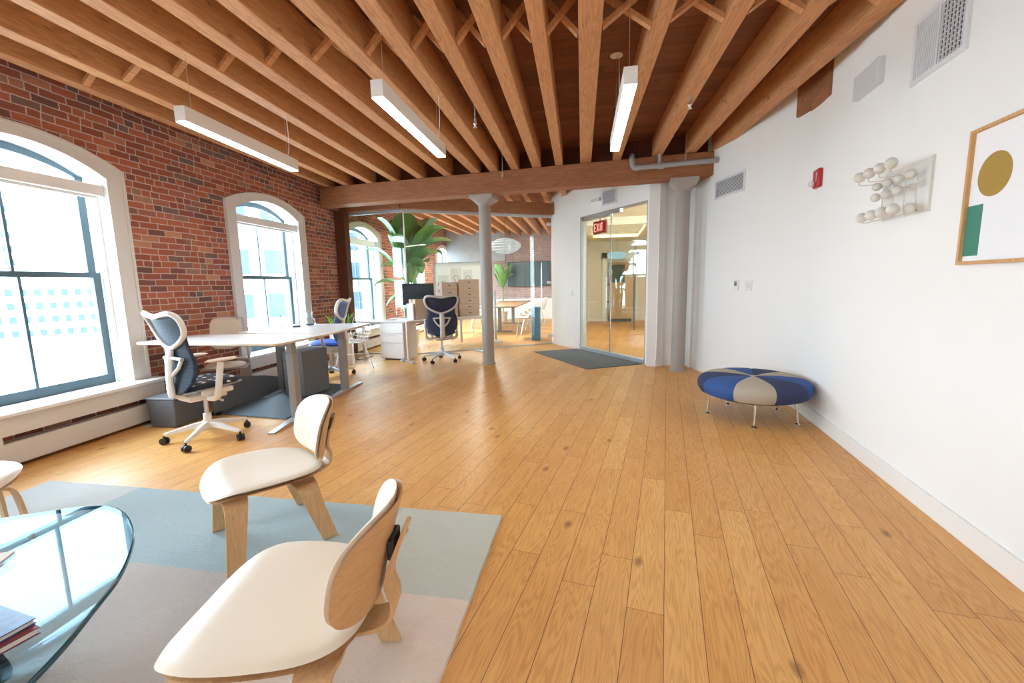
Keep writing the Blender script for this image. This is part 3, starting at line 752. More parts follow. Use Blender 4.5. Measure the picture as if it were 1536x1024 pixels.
# ---------------------------------------------------------------- right wall fittings
def vent(name, label, o, rz, w, h, half=False, n=10, depth=.018):
    t = thing(name, label, 'vent', o, rz)
    m = MB(); b = .032
    m.box((0, -depth, 0), (w, 0, b)); m.box((0, -depth, h-b), (w, 0, h)); m.box((0, -depth, b), (b, 0, h-b)); m.box((w-b, -depth, b), (w, 0, h-b))
    m.build('frame', 'vent', t, smooth=False, bevel=.003)
    MB().box((b, -.003, b), (w-b, 0, h-b)).build('backing', 'hole', t, smooth=False)
    if half:
        xm = b+(w-2*b)*.48
        m = MB()
        for k in range(n):
            x = b+(xm-b)*(k+.5)/n; m.box((x-.005, -.012, b), (x+.006, -.004, h-b))
        m.box((xm-.006, -.014, b), (xm+.01, -.004, h-b)); m.build('straight_louvres', 'vent', t, smooth=False)
        m = MB()
        for k in range(7):
            x = xm+.01+(w-b-xm-.01)*(k+.5)/7; m.box((x-.0035, -.013, b), (x+.0035, -.005, h-b))
        for k in range(12):
            z = b+(h-2*b)*(k+.5)/12; m.box((xm+.01, -.010, z-.002), (w-b, -.006, z+.002))
        m.build('crossed_louvres', 'vent', t, smooth=False)
    else:
        m = MB()
        for k in range(n):
            z = b+(h-2*b)*(k+.5)/n; m.box((b, -.014, z-.0038), (w-b, -.004, z+.0038), )
        m.build('louvres', 'vent', t, smooth=False)
    return t
vent('wall_vent', 'large white air vent with crossed louvres high on the white wall', RW(1.735, 0, 2.685), TR, .51, .40, True, 12)
P1 = Vector((2.968, 6.90)); P2 = Vector((3.16, 4.90)); T1 = ang2(P1, P2)
def SW(u, y, z=0):
    c, n = cos(T1), sin(T1); return Vector((P1.x+u*c-y*n, P1.y+u*n+y*c, z))
vent('wall_vent', 'small white slatted air vent beside the corner column', SW(.42, 0, 2.585), T1, .70, .27, False, 12)
t = vent('wall_vent', 'square white air vent above the glass door', AW(1.86, 0, 2.86), TA, .44, .30, False, 14)
t = thing('wall_speaker', 'white square panel box mounted high on the white wall', 'panel', RW(.99, 0, 2.875), TR)
MB().box((0, -.05, 0), (.375, 0, .185)).build('cover', 'panelgrey', t, smooth=False, bevel=.006)
MB().box((.29, -.053, .03), (.32, -.05, .042)).build('logo_plate', 'vent', t, smooth=False)
t = thing('emergency_light', 'small white wall light left of the square vent above the door', 'wall light', AW(1.54, 0, 2.97), TA)
MB().box((0, -.06, 0), (.30, 0, .075)).build('housing', 'fixture', t, bevel=.012)
MB().box((.05, -.064, .015), (.22, -.06, .055)).build('lens', 'lens', t, bevel=.006)
t = thing('fire_alarm_strobe', 'red fire alarm strobe on the white wall', 'fire alarm', RW(.22, 0, 2.33), TR)
MB().box((0, -.045, 0), (.15, 0, .18)).build('housing', 'red', t, bevel=.014)
MB().box((.02, -.085, .02), (.08, -.045, .07)).build('strobe_lens', 'lens', t, bevel=.012)
letters('I', .10, .06, .02, .08, .01, -.0455, .008).build('lettering', 'whiteplastic', t, smooth=False)
t = thing('thermostat', 'white thermostat with dark screen on the white wall', 'thermostat', SW(1.00, 0, 1.295), T1)
MB().box((0, -.02, 0), (.10, 0, .135)).build('case', 'whiteplastic', t, bevel=.006)
MB().box((.015, -.022, .055), (.07, -.02, .115)).build('display', 'slate', t, smooth=False)
t = thing('light_switch', 'white double switch plate right of the thermostat', 'light switch', SW(1.22, 0, 1.29), T1)
MB().box((0, -.008, 0), (.145, 0, .13)).build('plate', 'whiteplastic', t, bevel=.003)
for k in (0, 1): MB().box((.025+k*.058, -.014, .035), (.062+k*.058, -.008, .095)).build('rocker', 'vent', t, bevel=.002)
t = thing('light_switch', 'small white switch left of the glass door', 'light switch', AW(.80, 0, 1.14), TA)
MB().box((0, -.008, 0), (.08, 0, .12)).build('plate', 'vent', t, bevel=.003)
MB().box((.025, -.014, .03), (.055, -.008, .09)).build('rocker', 'whiteplastic', t, bevel=.002)

# framed print
t = thing('framed_print', 'oak framed abstract print with gold disc and green block', 'picture', RW(2.395, 0, 1.50), TR)
fw, fh = .98, .705
m = MB(); b = .018
m.box((0, -.035, 0), (fw, 0, b)); m.box((0, -.035, fh-b), (fw, 0, fh)); m.box((0, -.035, b), (b, 0, fh-b)); m.box((fw-b, -.035, b), (fw, 0, fh-b))
m.build('frame', 'frame', t, smooth=False, bevel=.002)
MB().box((b, -.015, b), (fw-b, -.004, fh-b)).build('paper', 'paper', t, smooth=False)
MB().lathe([(.109, 0), (.109, .002)], 48, Matrix.Translation((.175, -.015, .448)) @ Matrix.Rotation(pi/2, 4, 'X')).build('gold_disc', 'gold', t)
MB().box((b, -.017, .045), (.125, -.015, .31)).build('green_block', 'green', t, smooth=False)

# coat rack with balls
t = thing('coat_rack', 'ivory wire coat rack with round ball hooks on the white wall', 'coat rack', RW(1.52, 0, 1.80), TR)
rk = [(0.02, .0), (.55, .0), (.55, .36), (0.02, .36)]
m = MB(); m.box((0.02, -.012, .04), (.545, -.004, .375)); m.build('back_plate', 'acrylic', t, smooth=False)
m = MB(); m.box((.537, -.016, .04), (.547, -.002, .375)); m.build('plate_edge', 'rack', t, smooth=False)
wires = MB()
for k in range(4):
    x = .04+k*.135
    wires.tube(catmull([(x, -.02, .05), (x, -.03, .12), (x, -.03, .24), (x, -.05, .30), (x, -.17, .305), (x-.005, -.18, .33)], 6), .0035, 6)
    wires.tube(catmull([(x+.06, -.02, .22), (x+.06, -.10, .215)], 4), .0035, 6)
    wires.tube(catmull([(x, -.02, .06), (x, -.13, .035), (x, -.15, .06)], 5), .0035, 6)
wires.tube([(.03, -.03, .21), (.50, -.03, .215)], .0035, 6); wires.tube([(.03, -.03, .235), (.50, -.03, .24)], .0035, 6)
wires.build('wire_frame', 'rack', t)
for k in range(4):
    x = .04+k*.135
    MB().ball((x-.005, -.18, .365), .036, 12, (1, 1, 1)).build('ball_hook', 'rack', t)
    MB().ball((x, -.07, .29), .030, 12).build('ball_hook', 'rack', t)
    MB().ball((x+.0, -.15, .075), .036, 12).build('ball_hook', 'rack', t)
    if k < 3: MB().ball((x+.06, -.10, .205), .030, 12).build('ball_hook', 'rack', t)
MB().ball((.47, -.07, .075), .032, 12).build('ball_hook', 'rack', t)

# ---------------------------------------------------------------- ottoman
OC = (2.53, 4.42); OR = .535
t = thing('round_ottoman', 'low round ottoman with blue and beige wedge panels by the white wall', 'ottoman', (*OC, 0), 0)
cols = ['beige', 'navy', 'blue']
prof = [(0.0, .428), (.04, .434), (.12, .442), (.25, .445), (.38, .440), (.46, .428), (.505, .405), (.53, .37), (.535, .34), (.528, .30), (.505, .26), (.46, .242), (.38, .235), (0.0, .235)]
for k in range(9):
    a0 = R(-117-20+40*k); m = MB(); rings = []
    nA = 12
    for r, z in prof:
        ring = []
        for q in range(nA+1):
            f = q/nA; a = a0+R(40)*f; dip = 1-.010*((abs(f-.5)*2)**8)
            rr = r*dip; ring.append(Vector((rr*cos(a), rr*sin(a), .335+(z-.335)*(1-.05*((abs(f-.5)*2)**8)))))
        rings.append(ring)
    m.loft(rings, closed=False); o = m.build('cushion_panel', cols[k % 3], t); o['label'] = {'beige': 'beige wool wedge', 'navy': 'dark navy wool wedge', 'blue': 'bright blue wool wedge'}[cols[k % 3]]
MB().lathe([(.05, .432), (.02, .437), (.0, .437)], 16).build('centre_button', 'beige', t)
MB().lathe([(.40, .222), (.40, .236)], 40).build('base_plate', 'black', t)
for a in (24, 94, 166, 245, 312):
    x, y = .43*cos(R(a)), .43*sin(R(a)); l_ = MB().cyl((x*.96, y*.96, .225), (x, y, .012), .011, .009, 12).build('leg', 'chrome', t)
    MB().lathe([(.028, 0), (.028, .006), (.014, .018), (.01, .022)], 16, Matrix.Translation((x, y, 0))).build('glide', 'chrome', l_)

# door mat
P_ = [(.46, 8.93), (1.41, 9.22), (2.27, 7.36), (1.23, 7.00)]
tag(MB().prism(P_, .001, .014).build('door_mat', 'doormat', smooth=False, bevel=.004), 'dark grey door mat in front of the glass door', 'door mat')

# ---------------------------------------------------------------- rug
RO = Vector((-.089, 2.507)); RT = R(-10.3)   # x runs to the right along the far edge
m = MB(); nx, ny = 90, 60; W_, H_ = 3.55, 2.6
def rg(i, j):
    u = -W_+W_*i/nx; v = -H_*j/ny
    return Vector((u+.002*sin(j*.9)+(.02*v if 0 else 0), v+.002*sin(i*.7), .014+.002*random.random()))
g = [[m.b.verts.new(rg(i, j)) for i in range(nx+1)] for j in range(ny+1)]
for j in range(ny):
    for i in range(nx): m.b.faces.new((g[j][i], g[j+1][i], g[j+1][i+1], g[j][i+1]))
bd_ = [g[0][i] for i in range(nx+1)]+[g[j][nx] for j in range(1, ny+1)]+[g[ny][i] for i in range(nx-1, -1, -1)]+[g[j][0] for j in range(ny-1, 0, -1)]
lo = [m.b.verts.new((v.co.x*1.001+.003, v.co.y, .0005)) for v in bd_]
for k in range(len(bd_)):
    k2 = (k+1) % len(bd_); m.b.faces.new((bd_[k], bd_[k2], lo[k2], lo[k]))
rug = m.build('patchwork_rug', 'rug', loc=(RO.x, RO.y, 0), rz=RT)
tag(rug, 'soft patchwork rug in blue grey, sage and pink blocks under the white chairs', 'rug')

# ---------------------------------------------------------------- molded lounge chairs
def sup(a, ex):
    c, s = cos(a), sin(a); return (abs(c)**(2/ex))*(1 if c >= 0 else -1), (abs(s)**(2/ex))*(1 if s >= 0 else -1)
def lounge_chair(label, loc, rz):
    t = thing('lounge_chair', label, 'lounge chair', (*loc, 0.0165), rz, 'molded plywood lounge chairs', (1.06, 1.25, 1.0))
    def so(a):
        x, y = sup(a, 3.2); w = .283+.03*y if y < 0 else .283+.012*y
        return x*w, y*.235-.01*(abs(x)**2)*(1 if y > 0 else 0)
    def ss(x, y, dz=0):
        z = .375+.045*(abs(x)/.28)**2.2*(.35+.65*(.5-y)) + .05*y
        if y > .12: z -= 1.15*(y-.12)**2*3.0
        if y < -.12: z += .9*(-.12-y)**2
        return z+dz
    def surf(dz):
        def f(x, y):
            e = 1e-3; p = Vector((x, y, ss(x, y, dz)))
            n = Vector((-(ss(x+e, y)-ss(x-e, y))/(2*e), -(ss(x, y+e)-ss(x, y-e))/(2*e), 1)).normalized(); return p, n
        return f
    MB().pad(so, surf(.018), .028, .022, 14, 64, 3.2).build('seat_pad', 'leather', t)
    MB().pad(lambda a: (so(a)[0]*.965, so(a)[1]*.965), surf(-.008), .006, .006, 8, 56, 8).build('seat_shell', 'plyx', t)
    # backrest: local plane coords x, h
    def bo(a):
        x, y = sup(a, 3.1); return x*(.222+.006*y), y*.178
    def bs(x, h):
        y = -.276-.20*h+1.45*x*x - .25*h*h; z = .588+h*.97
        return Vector((x, y, z))
    def bsurf(d):
        def f(x, h):
            e = 1e-3; p = bs(x, h); n = (bs(x, h+e)-bs(x, h-e)).cross(bs(x+e, h)-bs(x-e, h)).normalized()
            if n.y < 0: n = -n
            return p+n*d, n
        return f
    MB().pad(bo, bsurf(.013), .020, .010, 10, 56, 4).build('back_pad', 'leather', t)
    MB().pad(bo, bsurf(-.004), .006, .006, 8, 56, 8).build('backrest', 'plyx', t)
    # spine
    pth = catmull([(0, .10, .352), (0, -.02, .335), (0, -.15, .322), (0, -.235, .325), (0, -.285, .355), (0, -.295, .41), (0, -.283, .47), (0, -.292, .53), (0, -.315, .60), (0, -.335, .66)], 5)
    n = len(pth); MB().strip(pth, (1, 0, 0), [.15-.055*min(1, i/(n*.5)) for i in range(n)], .012).build('spine', 'ply', t, bevel=.002)
    MB().box((-.045, -.308, .565), (.045, -.290, .635)).build('shock_mount', 'black', t, bevel=.004)
    MB().cyl((0, -.338, .64), (0, -.325, .64), .008).build('bolt', 'chrome', t)
    # leg bridges and legs
    def side(pts): return catmull(pts, 5)
    for y0, y1, hz, sp, nm in ((.135, .165, .352, .215, 'front'), (-.14, -.21, .318, .20, 'rear')):
        MB().strip(side([(-.15, y0, hz), (0, y0, hz+.002), (.15, y0, hz)]), (0, 1, 0), .10, .012).build('leg_bridge', 'plyx', t)
        for s in (-1, 1):
            pts = side([(s*.148, y0, hz), (s*.19, y0, hz-.006), (s*.222, (y0*.9+y1*.1), hz-.045), (s*.238, (y0*.6+y1*.4), hz-.15), (s*.252, y1, 0.0)])
            k = len(pts); MB().strip(pts, (0, 1, 0), [.10 - .035*(i/(k-1)) for i in range(k)], .016).build('leg', 'ply', t, bevel=.002)
    return t
lounge_chair('white padded plywood lounge chair in the foreground, seen from behind its backrest', (-.775, 1.30), R(91))
lounge_chair('white padded plywood lounge chair farther away, between rug and office chair', (-1.445, 2.34), R(131))
lounge_chair('white lounge chair cut off at the left edge beyond the glass table', (-3.15, 2.21), R(-118))

# ---------------------------------------------------------------- glass coffee table
tp = [(-2.39, 1.863), (-2.11, 1.955), (-1.985, 1.961), (-1.844, 1.895), (-1.69, 1.767), (-1.58, 1.641), (-1.461, 1.453), (-1.395, 1.287), (-1.33, 1.10), (-1.30, .92), (-1.33, .76), (-1.46, .66), (-1.68, .68), (-2.1, .90), (-2.52, 1.25), (-2.68, 1.50), (-2.60, 1.75)]
TC = Vector((-1.9, 1.35, 0))
out = [Vector((p.x-TC.x, p.y-TC.y, 0)) for p in catmull([(*p, 0) for p in tp], 5, True)]
t = thing('coffee_table', 'rounded triangular glass coffee table reflecting the window', 'coffee table', TC, 0)
MB().prism([(p.x, p.y) for p in out], .402, .420).build('glass_top', 'tabletop', t, smooth=False)
m = MB(); n = len(out); nrm = []
for i in range(n):
    d = (out[(i+1) % n]-out[i-1]).normalized(); nrm.append(Vector((d.y, -d.x, 0)) * (1 if True else -1))
sg = 1 if (nrm[0].dot(out[0]) > 0) else -1
rings = []
for i in list(range(n))+[0]:
    p = out[i]; q = nrm[i]*sg
    rings.append([p+q*.0+Vector((0, 0, .402)), p+q*.003+Vector((0, 0, .404)), p+q*.003+Vector((0, 0, .418)), p+Vector((0, 0, .420)), p-q*.003+Vector((0, 0, .4202)), p-q*.003+Vector((0, 0, .4018))])
m.loft(rings, True, False); m.build('polished_edge', 'glassedge', t)
for s, rz in ((1, 0), (-1, 0)):
    P0 = catmull([(-.55*s, .18*s-.0, .062), (-.35*s, .12*s, .062), (0, 0.02, .03*s+.05), (.12*s, -.05*s, .2), (.05*s, -.10*s, .40)], 6)
    MB().strip(P0, (.35, .94, 0), .055, .05).build('wooden_leg', 'black', t, bevel=.01)
def book(name, label, c, rz, w, d, th, z, cover, lab=None):
    b = thing(name, label, 'book', (*c, z), rz)
    MB().box((-w/2, -d/2, 0), (w/2, d/2, .003)).build('back_cover', cover, b, smooth=False)
    MB().box((-w/2, -d/2, th-.003), (w/2, d/2, th)).build('front_cover', cover, b, smooth=False)
    MB().box((-w/2+.004, -d/2+.004, .003), (w/2-.004, d/2-.004, th-.003)).build('page_block', 'bookpage', b, smooth=False)
    return b
book('book', 'maroon edged book under the blue one at the table corner', (-1.635, 1.075), R(-22), .25, .33, .022, .421, 'bookred')
book('book', 'blue covered book on top of the pile at the table corner', (-1.645, 1.08), R(-18), .24, .32, .018, .4435, 'bookblue')
book('magazine', 'pale magazine lying on the glass table at the left edge', (-2.06, 1.42), R(20), .22, .29, .010, .421, 'bookpage')
t = thing('glass_dish', 'small clear teal glass dish on the coffee table', 'dish', (-1.90, 1.24, .421), 0)
MB().lathe([(.03, 0), (.05, .004), (.065, .03), (.060, .032), (.045, .008), (.0, .006)], 24).build('bowl', 'clear', t)
MB().lathe([(.066, .028), (.068, .032), (.062, .034)], 24).build('rim', 'bin', t)

# ---------------------------------------------------------------- task chairs
def task_chair(label, loc, rz, v):
    t = thing('office_chair', label, 'office chair', (*loc, 0), rz, 'butterfly back office chairs', 1.07)
    fr, memb, seatm, base = v
    # base
    m = MB(); m.lathe([(.045, .095), (.048, .15), (.034, .17), (.032, .24), (.0, .24)], 20); b_ = m.build('hub', base, t)
    for k in range(5):
        a = R(72*k+18); d = Vector((cos(a), sin(a), 0)); w = Vector((-sin(a), cos(a), 0))
        rings = []
        for r, z, hw, hh in ((.02, .14, .026, .028), (.12, .132, .024, .022), (.24, .105, .020, .016), (.335, .088, .016, .012)):
            c = d*r+Vector((0, 0, z)); rings.append([c+w*hw-Vector((0, 0, hh)), c+w*hw*.7+Vector((0, 0, hh)), c-w*hw*.7+Vector((0, 0, hh)), c-w*hw-Vector((0, 0, hh))])
        MB().loft(rings).build('base_arm', base, t, bevel=.004)
        c = d*.335+Vector((0, 0, .031)); m = MB()
        ax = Vector((cos(a+1.1), sin(a+1.1), 0))
        m.cyl(c-ax*.026, c-ax*.006, .030, seg=18); m.cyl(c+ax*.006, c+ax*.026, .030, seg=18); m.cyl(c-ax*.01, c+ax*.01, .02, seg=10); m.cyl(c, c+Vector((0, 0, .05)), .009, seg=8)
        m.build('caster', 'black', t)
    MB().cyl((0, 0, .23), (0, 0, .40), .019).build('gas_column', 'alu', t)
    m = MB(); m.box((-.11, -.17, .385), (.11, .14, .435)); m.box((-.20, -.05, .405), (.20, .03, .435)); m.box((-.19, -.10, .435), (-.15, .16, .485)); m.box((.15, -.10, .435), (.19, .16, .485)); m.build('mechanism', fr, t, bevel=.014)
    MB().tube([(.10, .03, .39), (.22, .04, .375)], .010).build('tilt_knob', 'whiteplastic', t)
    # seat
    def so(a):
        x, y = sup(a, 3.0); return x*.245, y*.235
    def sf(x, y):
        z = .515+.25*x*x-.10*y*y+.06*y; return Vector((x, y+.03, z)), Vector((0, 0, 1))
    MB().pad(so, sf, .045, .016, 8, 40, 4).build('seat_cushion', seatm, t)
    def sf2(x, y):
        p, n = sf(x, y); return p-Vector((0, 0, .02)), n
    MB().pad(lambda a: (so(a)[0]*1.03, so(a)[1]*1.03), sf2, .008, .008, 6, 40, 8).build('seat_pan', fr, t)
    # back surface
    HW = [(.47, .10), (.52, .175), (.58, .225), (.66, .25), (.74, .248), (.82, .228), (.88, .212), (.94, .215), (1.0, .235), (1.06, .252), (1.11, .25), (1.135, .22)]
    def hw(z):
        for (z0, w0), (z1, w1) in zip(HW, HW[1:]):
            if z <= z1: f = (z-z0)/(z1-z0); f = f*f*(3-2*f); return w0+(w1-w0)*f
        return HW[-1][1]
    def by(x, z):
        h = z-.47; return -.215+.10*sin(h*4.3)*.55-.16*h*h-.02+.62*x*x
    m = MB(); rows = []
    for i in range(25):
        z = .47+(1.125-.47)*i/24; w = hw(z)*1.10
        row = []
        for j in range(13):
            f = -1+2*j/12; x = f*w; zz = z + (.028*(abs(f)**1.5)*(max(0, (z-1.0)/.125)) if z > 1.0 else 0)
            row.append(Vector((x, by(x, z), zz)))
        rows.append(row)
    m.loft(rows, closed=False)
    o = m.build('back_membrane', memb, t); sd = o.modifiers.new('solid', 'SOLIDIFY'); sd.thickness = .008; sd.offset = 0
    def P(x, z, off=.012): return Vector((x, by(x, z)-off, z))
    heart = [P(0, .865), P(.11, .895), P(.20, .945), P(.254, 1.0), P(.28, 1.07), P(.275, 1.135), P(.22, 1.168), P(.11, 1.155), P(0, 1.14)]
    lp = heart+[Vector((-p.x, p.y, p.z)) for p in reversed(heart[1:-1])]
    m = MB(); m.tube(catmull(lp, 5, True), .023, 8, closed=True, flat=.8)
    m.tube(catmull([P(0, .87), P(0, .80, .03), P(0, .70, .045), P(0, .60, .04), P(0, .50, .02), P(0, .45, 0)], 5), [.042 if i < 18 else .046 for i in range(26)], 10, flat=.6, up=(0, 1, 0))
    for s in (-1, 1):
        m.tube([P(s*.135, .765, .018), P(s*.10, .70, .024), P(s*.02, .62, .04)], .015, 8)
    m.tube([P(-.15, .775, .018), P(-.07, .785, .03), P(.07, .785, .03), P(.15, .775, .018)], .022, 8, flat=.7)
    m.tube([P(0, .47, .01), Vector((0, -.16, .42)), Vector((0, -.08, .405))], [.040, .045, .05], 10, flat=.6)
    m.build('back_frame', fr, t)
    for s in (-1, 1):
        m = MB(); m.tube(catmull([(s*.16, -.03, .405), (s*.26, -.02, .43), (s*.275, .0, .56), (s*.27, .03, .725)], 5), [.026]*8+[.022]*8, 8, flat=1.3, up=(0, 1, 0))
        a_ = m.build('arm_post', fr, t)
        MB().pad(lambda a: (sup(a, 2.6)[0]*.042+s*.262, sup(a, 2.6)[1]*.135+.05), lambda x, y: (Vector((x if abs(x) > .1 else s*.262, y, .745)), Vector((0, 0, 1))), .014, .014, 4, 28, 4)
        m2 = MB()
        def ao(a): return sup(a, 2.6)[0]*.042, sup(a, 2.6)[1]*.135
        m2.pad(ao, lambda x, y: (Vector((x+s*.262, y+.05, .745)), Vector((0, 0, 1))), .014, .014, 4, 28, 4).build('arm_pad', 'cream', a_)
    return t
task_chair('white framed office chair with dark blue mesh back and dotted seat at the near desk', (-2.99, 4.06), R(-30), ('whiteplastic', 'mesh_weave', 'dots', 'whiteplastic'))
task_chair('office chair with bright blue seat behind the far end of the standing desks', (-2.93, 6.82), R(95), ('whiteplastic', 'mesh_blue', 'seatblue', 'silver'))
task_chair('office chair with navy butterfly back seen from behind in front of the cardboard boxes', (-1.34, 8.12), R(14), ('shellgrey', 'mesh_plain', 'navy', 'silver'))

# cream guest chair beyond the desk
t = thing('guest_chair', 'cream padded chair with grey frame between desk and brick wall', 'chair', (-3.79, 5.58, 0), R(205))
MB().pad(lambda a: (sup(a, 3.5)[0]*.195, sup(a, 3.5)[1]*.21), lambda x, y: (Vector((x, -.22-.12*y+.25*x*x, .855+y)), Vector((0, 1, .12)).normalized()), .03, .015, 8, 40, 5).build('back_cushion', 'cream', t)
MB().pad(lambda a: (sup(a, 3.5)[0]*.23, sup(a, 3.5)[1]*.22), lambda x, y: (Vector((x, y, .45)), Vector((0, 0, 1))), .035, .02, 8, 40, 5).build('seat_cushion', 'cream', t)
fp = [(-.25, .22, .02), (-.25, -.20, .02), (-.25, -.24, .10), (-.25, -.22, .45), (-.24, -.20, .70), (-.215, -.265, 1.00), (-.18, -.27, 1.055), (.18, -.27, 1.055), (.215, -.265, 1.00), (.24, -.20, .70), (.25, -.22, .45), (.25, -.24, .10), (.25, -.20, .02), (.25, .22, .02)]
MB().tube(catmull(fp, 4), .014, 8).build('frame', 'shellgrey', t)
MB().box((-.25, -.15, .42), (.25, .15, .435)).build('seat_support', 'shellgrey', t)

# ---------------------------------------------------------------- standing desks
def tdesk(label, poly, legs, z, rzs):
    t = thing('standing_desk', label, 'desk', (*poly[0], 0), 0, 'grey legged standing desks')
    o = Vector(poly[0]); P = [Vector(p)-o for p in poly]
    # rounded corners
    rp = []
    for i in range(len(P)):
        a, b, c = P[i-1], P[i], P[(i+1) % len(P)]; r = .06
        q0 = b+(a-b).normalized()*r; q1 = b+(c-b).normalized()*r
        for k in range(5):
            f = k/4; rp.append(((1-f)**2*q0+2*f*(1-f)*b+f*f*q1))
    rp = [(p.x, p.y) for p in rp]
    MB().prism(rp, z-.022, z-.004).build('tabletop_core', 'deskedge', t, smooth=False)
    top = MB().prism(rp, z-.004, z).build('tabletop', 'desktop', t, smooth=False)
    for (x, y), rz in zip(legs, rzs):
        M_ = Matrix.Translation((x-o.x, y-o.y, 0)) @ Matrix.Rotation(rz, 4, 'Z')
        lg = MB(); lg.box((-.04, -.055, .03), (.04, .055, z-.16), M_); lg_o = lg.build('leg', 'steelgrey', t, bevel=.006)
        MB().box((-.033, -.045, z-.17), (.033, .045, z-.022), M_).build('inner_tube', 'steelgrey', lg_o, bevel=.004)
        f = MB(); f.loft([[M_ @ Vector((sx*w, yy, zz)) for sx, zz in ((-1, 0.002), (1, 0.002), (1, hh), (-1, hh))] for yy, w, hh in ((-.50, .035, .015), (-.08, .04, .034), (.08, .04, .034), (.50, .035, .015))])
        f.build('foot', 'silver', t, bevel=.003)
    if len(legs) > 1:
        a, b = Vector(legs[0])-o, Vector(legs[1])-o
        MB().tube([(a.x, a.y, z-.06), (b.x, b.y, z-.06)], .03, 4).build('crossbar', 'steelgrey', t)
    return t
tdesk('nearest white topped standing desk with thick grey legs', [(-4.06, 4.57), (-2.345, 4.22), (-2.17, 5.08), (-3.92, 5.26)], [(-2.41, 4.63), (-3.86, 4.92)], .90, [R(-2), R(-8)])
tdesk('farther white topped standing desk holding the glass carafe', [(-3.50, 5.43), (-2.165, 5.13), (-2.115, 6.41), (-3.42, 6.50)], [(-2.345, 5.86), (-3.25, 5.95)], .90, [R(-5), R(-5)])
# carafe and small things
def lathe_thing(name, label, cat, loc, parts):
    t = thing(name, label, cat, loc)
    for nm, pr, mt in parts: MB().lathe(pr, 28).build(nm, mt, t)
    return t
lathe_thing('glass_carafe', 'clear glass carafe with dark base standing on the far desk', 'carafe', (-2.93, 6.22, .901),
    [('body', [(.0, .002), (.055, .002), (.075, .03), (.07, .08), (.035, .13), (.032, .16), (.045, .19), (.042, .19), (.029, .16), (.032, .13), (.066, .08), (.071, .03), (.052, .006), (0, .006)], 'clear'), ('liquid', [(0, .007), (.05, .007), (.06, .025), (.0, .026)], 'navy')])
lathe_thing('glass_carafe', 'slightly taller clear glass vase beside the dark based carafe', 'vase', (-3.08, 6.28, .901),
    [('body', [(.0, .002), (.06, .002), (.08, .04), (.06, .10), (.04, .14), (.038, .17), (.055, .215), (.052, .215), (.035, .17), (.036, .14), (.056, .10), (.076, .04), (.057, .006), (0, .006)], 'clear')])
lathe_thing('drinking_glass', 'small clear glass with a dark pen in it on the far desk', 'glass', (-3.22, 5.98, .901),
    [('cup', [(.0, .001), (.03, .001), (.036, .10), (.034, .10), (.028, .004), (0, .004)], 'clear'), ('pen', [(.004, .005), (.004, .17), (.0, .18)], 'navy')])
t = tag(MB().box((-.05, -.035, 0), (.05, .035, .02)).build('phone_puck', 'darkgrey', loc=(-3.02, 6.0, .901), rz=.4, bevel=.008), 'small dark gadget lying beside the glasses on the far desk', 'gadget')
# things under the desks
t = thing('floor_box', 'dark grey tapered box on the floor beside the radiator cover', 'box', (-3.70, 4.60, 0), R(-8))
m = MB(); m.loft([[Vector((-.17*k1, -.20*k2, z)), Vector((.17*k1, -.20*k2, z)), Vector((.17*k1, .20*k2, z)), Vector((-.17*k1, .20*k2, z))] for z, k1, k2 in ((.002, .86, .95), (.30, 1, 1))]); m.build('body', 'darkgrey', t, bevel=.012)
MB().box((-.175, -.205, .30), (.175, .205, .325)).build('lid', 'slate', t, bevel=.008)
t = thing('leaning_panel', 'long dark grey wedge shaped panel lying under the desks', 'panel', (-3.46, 4.82, 0), R(85))
m = MB(); m.prismy([(0, .004), (1.75, .004), (1.7, .06), (.9, .28), (0, .46)], -.02, .02); m.build('board', 'slate', t, bevel=.006)
MB().box((0, -.05, .0), (.06, .05, .035)).build('foot_block', 'black', t)
MB().box((1.6, -.05, .0), (1.66, .05, .035)).build('foot_block', 'black', t)
tag(MB().prism([(-3.45, 4.86), (-2.52, 4.60), (-2.38, 5.50), (-2.46, 6.22), (-3.36, 6.42), (-3.40, 5.6)], .002, .018).build('floor_mat', 'matblue', smooth=False, bevel=.005), 'blue grey standing mat on the floor under the desks', 'mat')
def pedestal(label, loc, rz, w, d, h, mt, hmat, hs):
    t = thing('drawer_pedestal', label, 'drawer unit', (*loc, 0), rz)
    MB().box((-w/2, 0, .03), (w/2, d, h)).build('carcass', mt, t, smooth=False, bevel=.004)
    MB().box((-w/2+.06, .03, 0), (w/2-.06, d-.03, .03)).build('plinth', 'black', t, smooth=False)
    z = h-.01
    for hh in hs:
        o = MB().box((-w/2+.004, -.016, z-hh+.005), (w/2-.004, 0, z)).build('drawer', mt, t, smooth=False, bevel=.003)
        MB().box((-.07, -.022, z-.045), (.07, -.015, z-.035)).build('handle', hmat, o, smooth=False)
        z -= hh
    return t
pedestal('white three drawer pedestal under the left end of the far desk', (-2.335, 8.29), R(-20), .54, .45, .73, 'offwhite', 'shellgrey', (.19, .19, .30))
pedestal('dark grey drawer pedestal under the standing desks', (-2.88, 5.56), R(-20), .34, .42, .62, 'slate', 'chrome', (.12, .12, .33))
t = thing('computer_tower', 'dark computer case standing under the desks near the window', 'computer', (-3.07, 6.02, 0.0), R(-15))
MB().box((-.13, 0, .02), (.13, .45, .56)).build('case', 'darkgrey', t, bevel=.01)
MB().box((-.12, -.008, .04), (.12, 0, .54)).build('front_panel', 'black', t, bevel=.004)
MB().box((-.13, .02, 0), (.13, .08, .02)).build('foot', 'black', t)

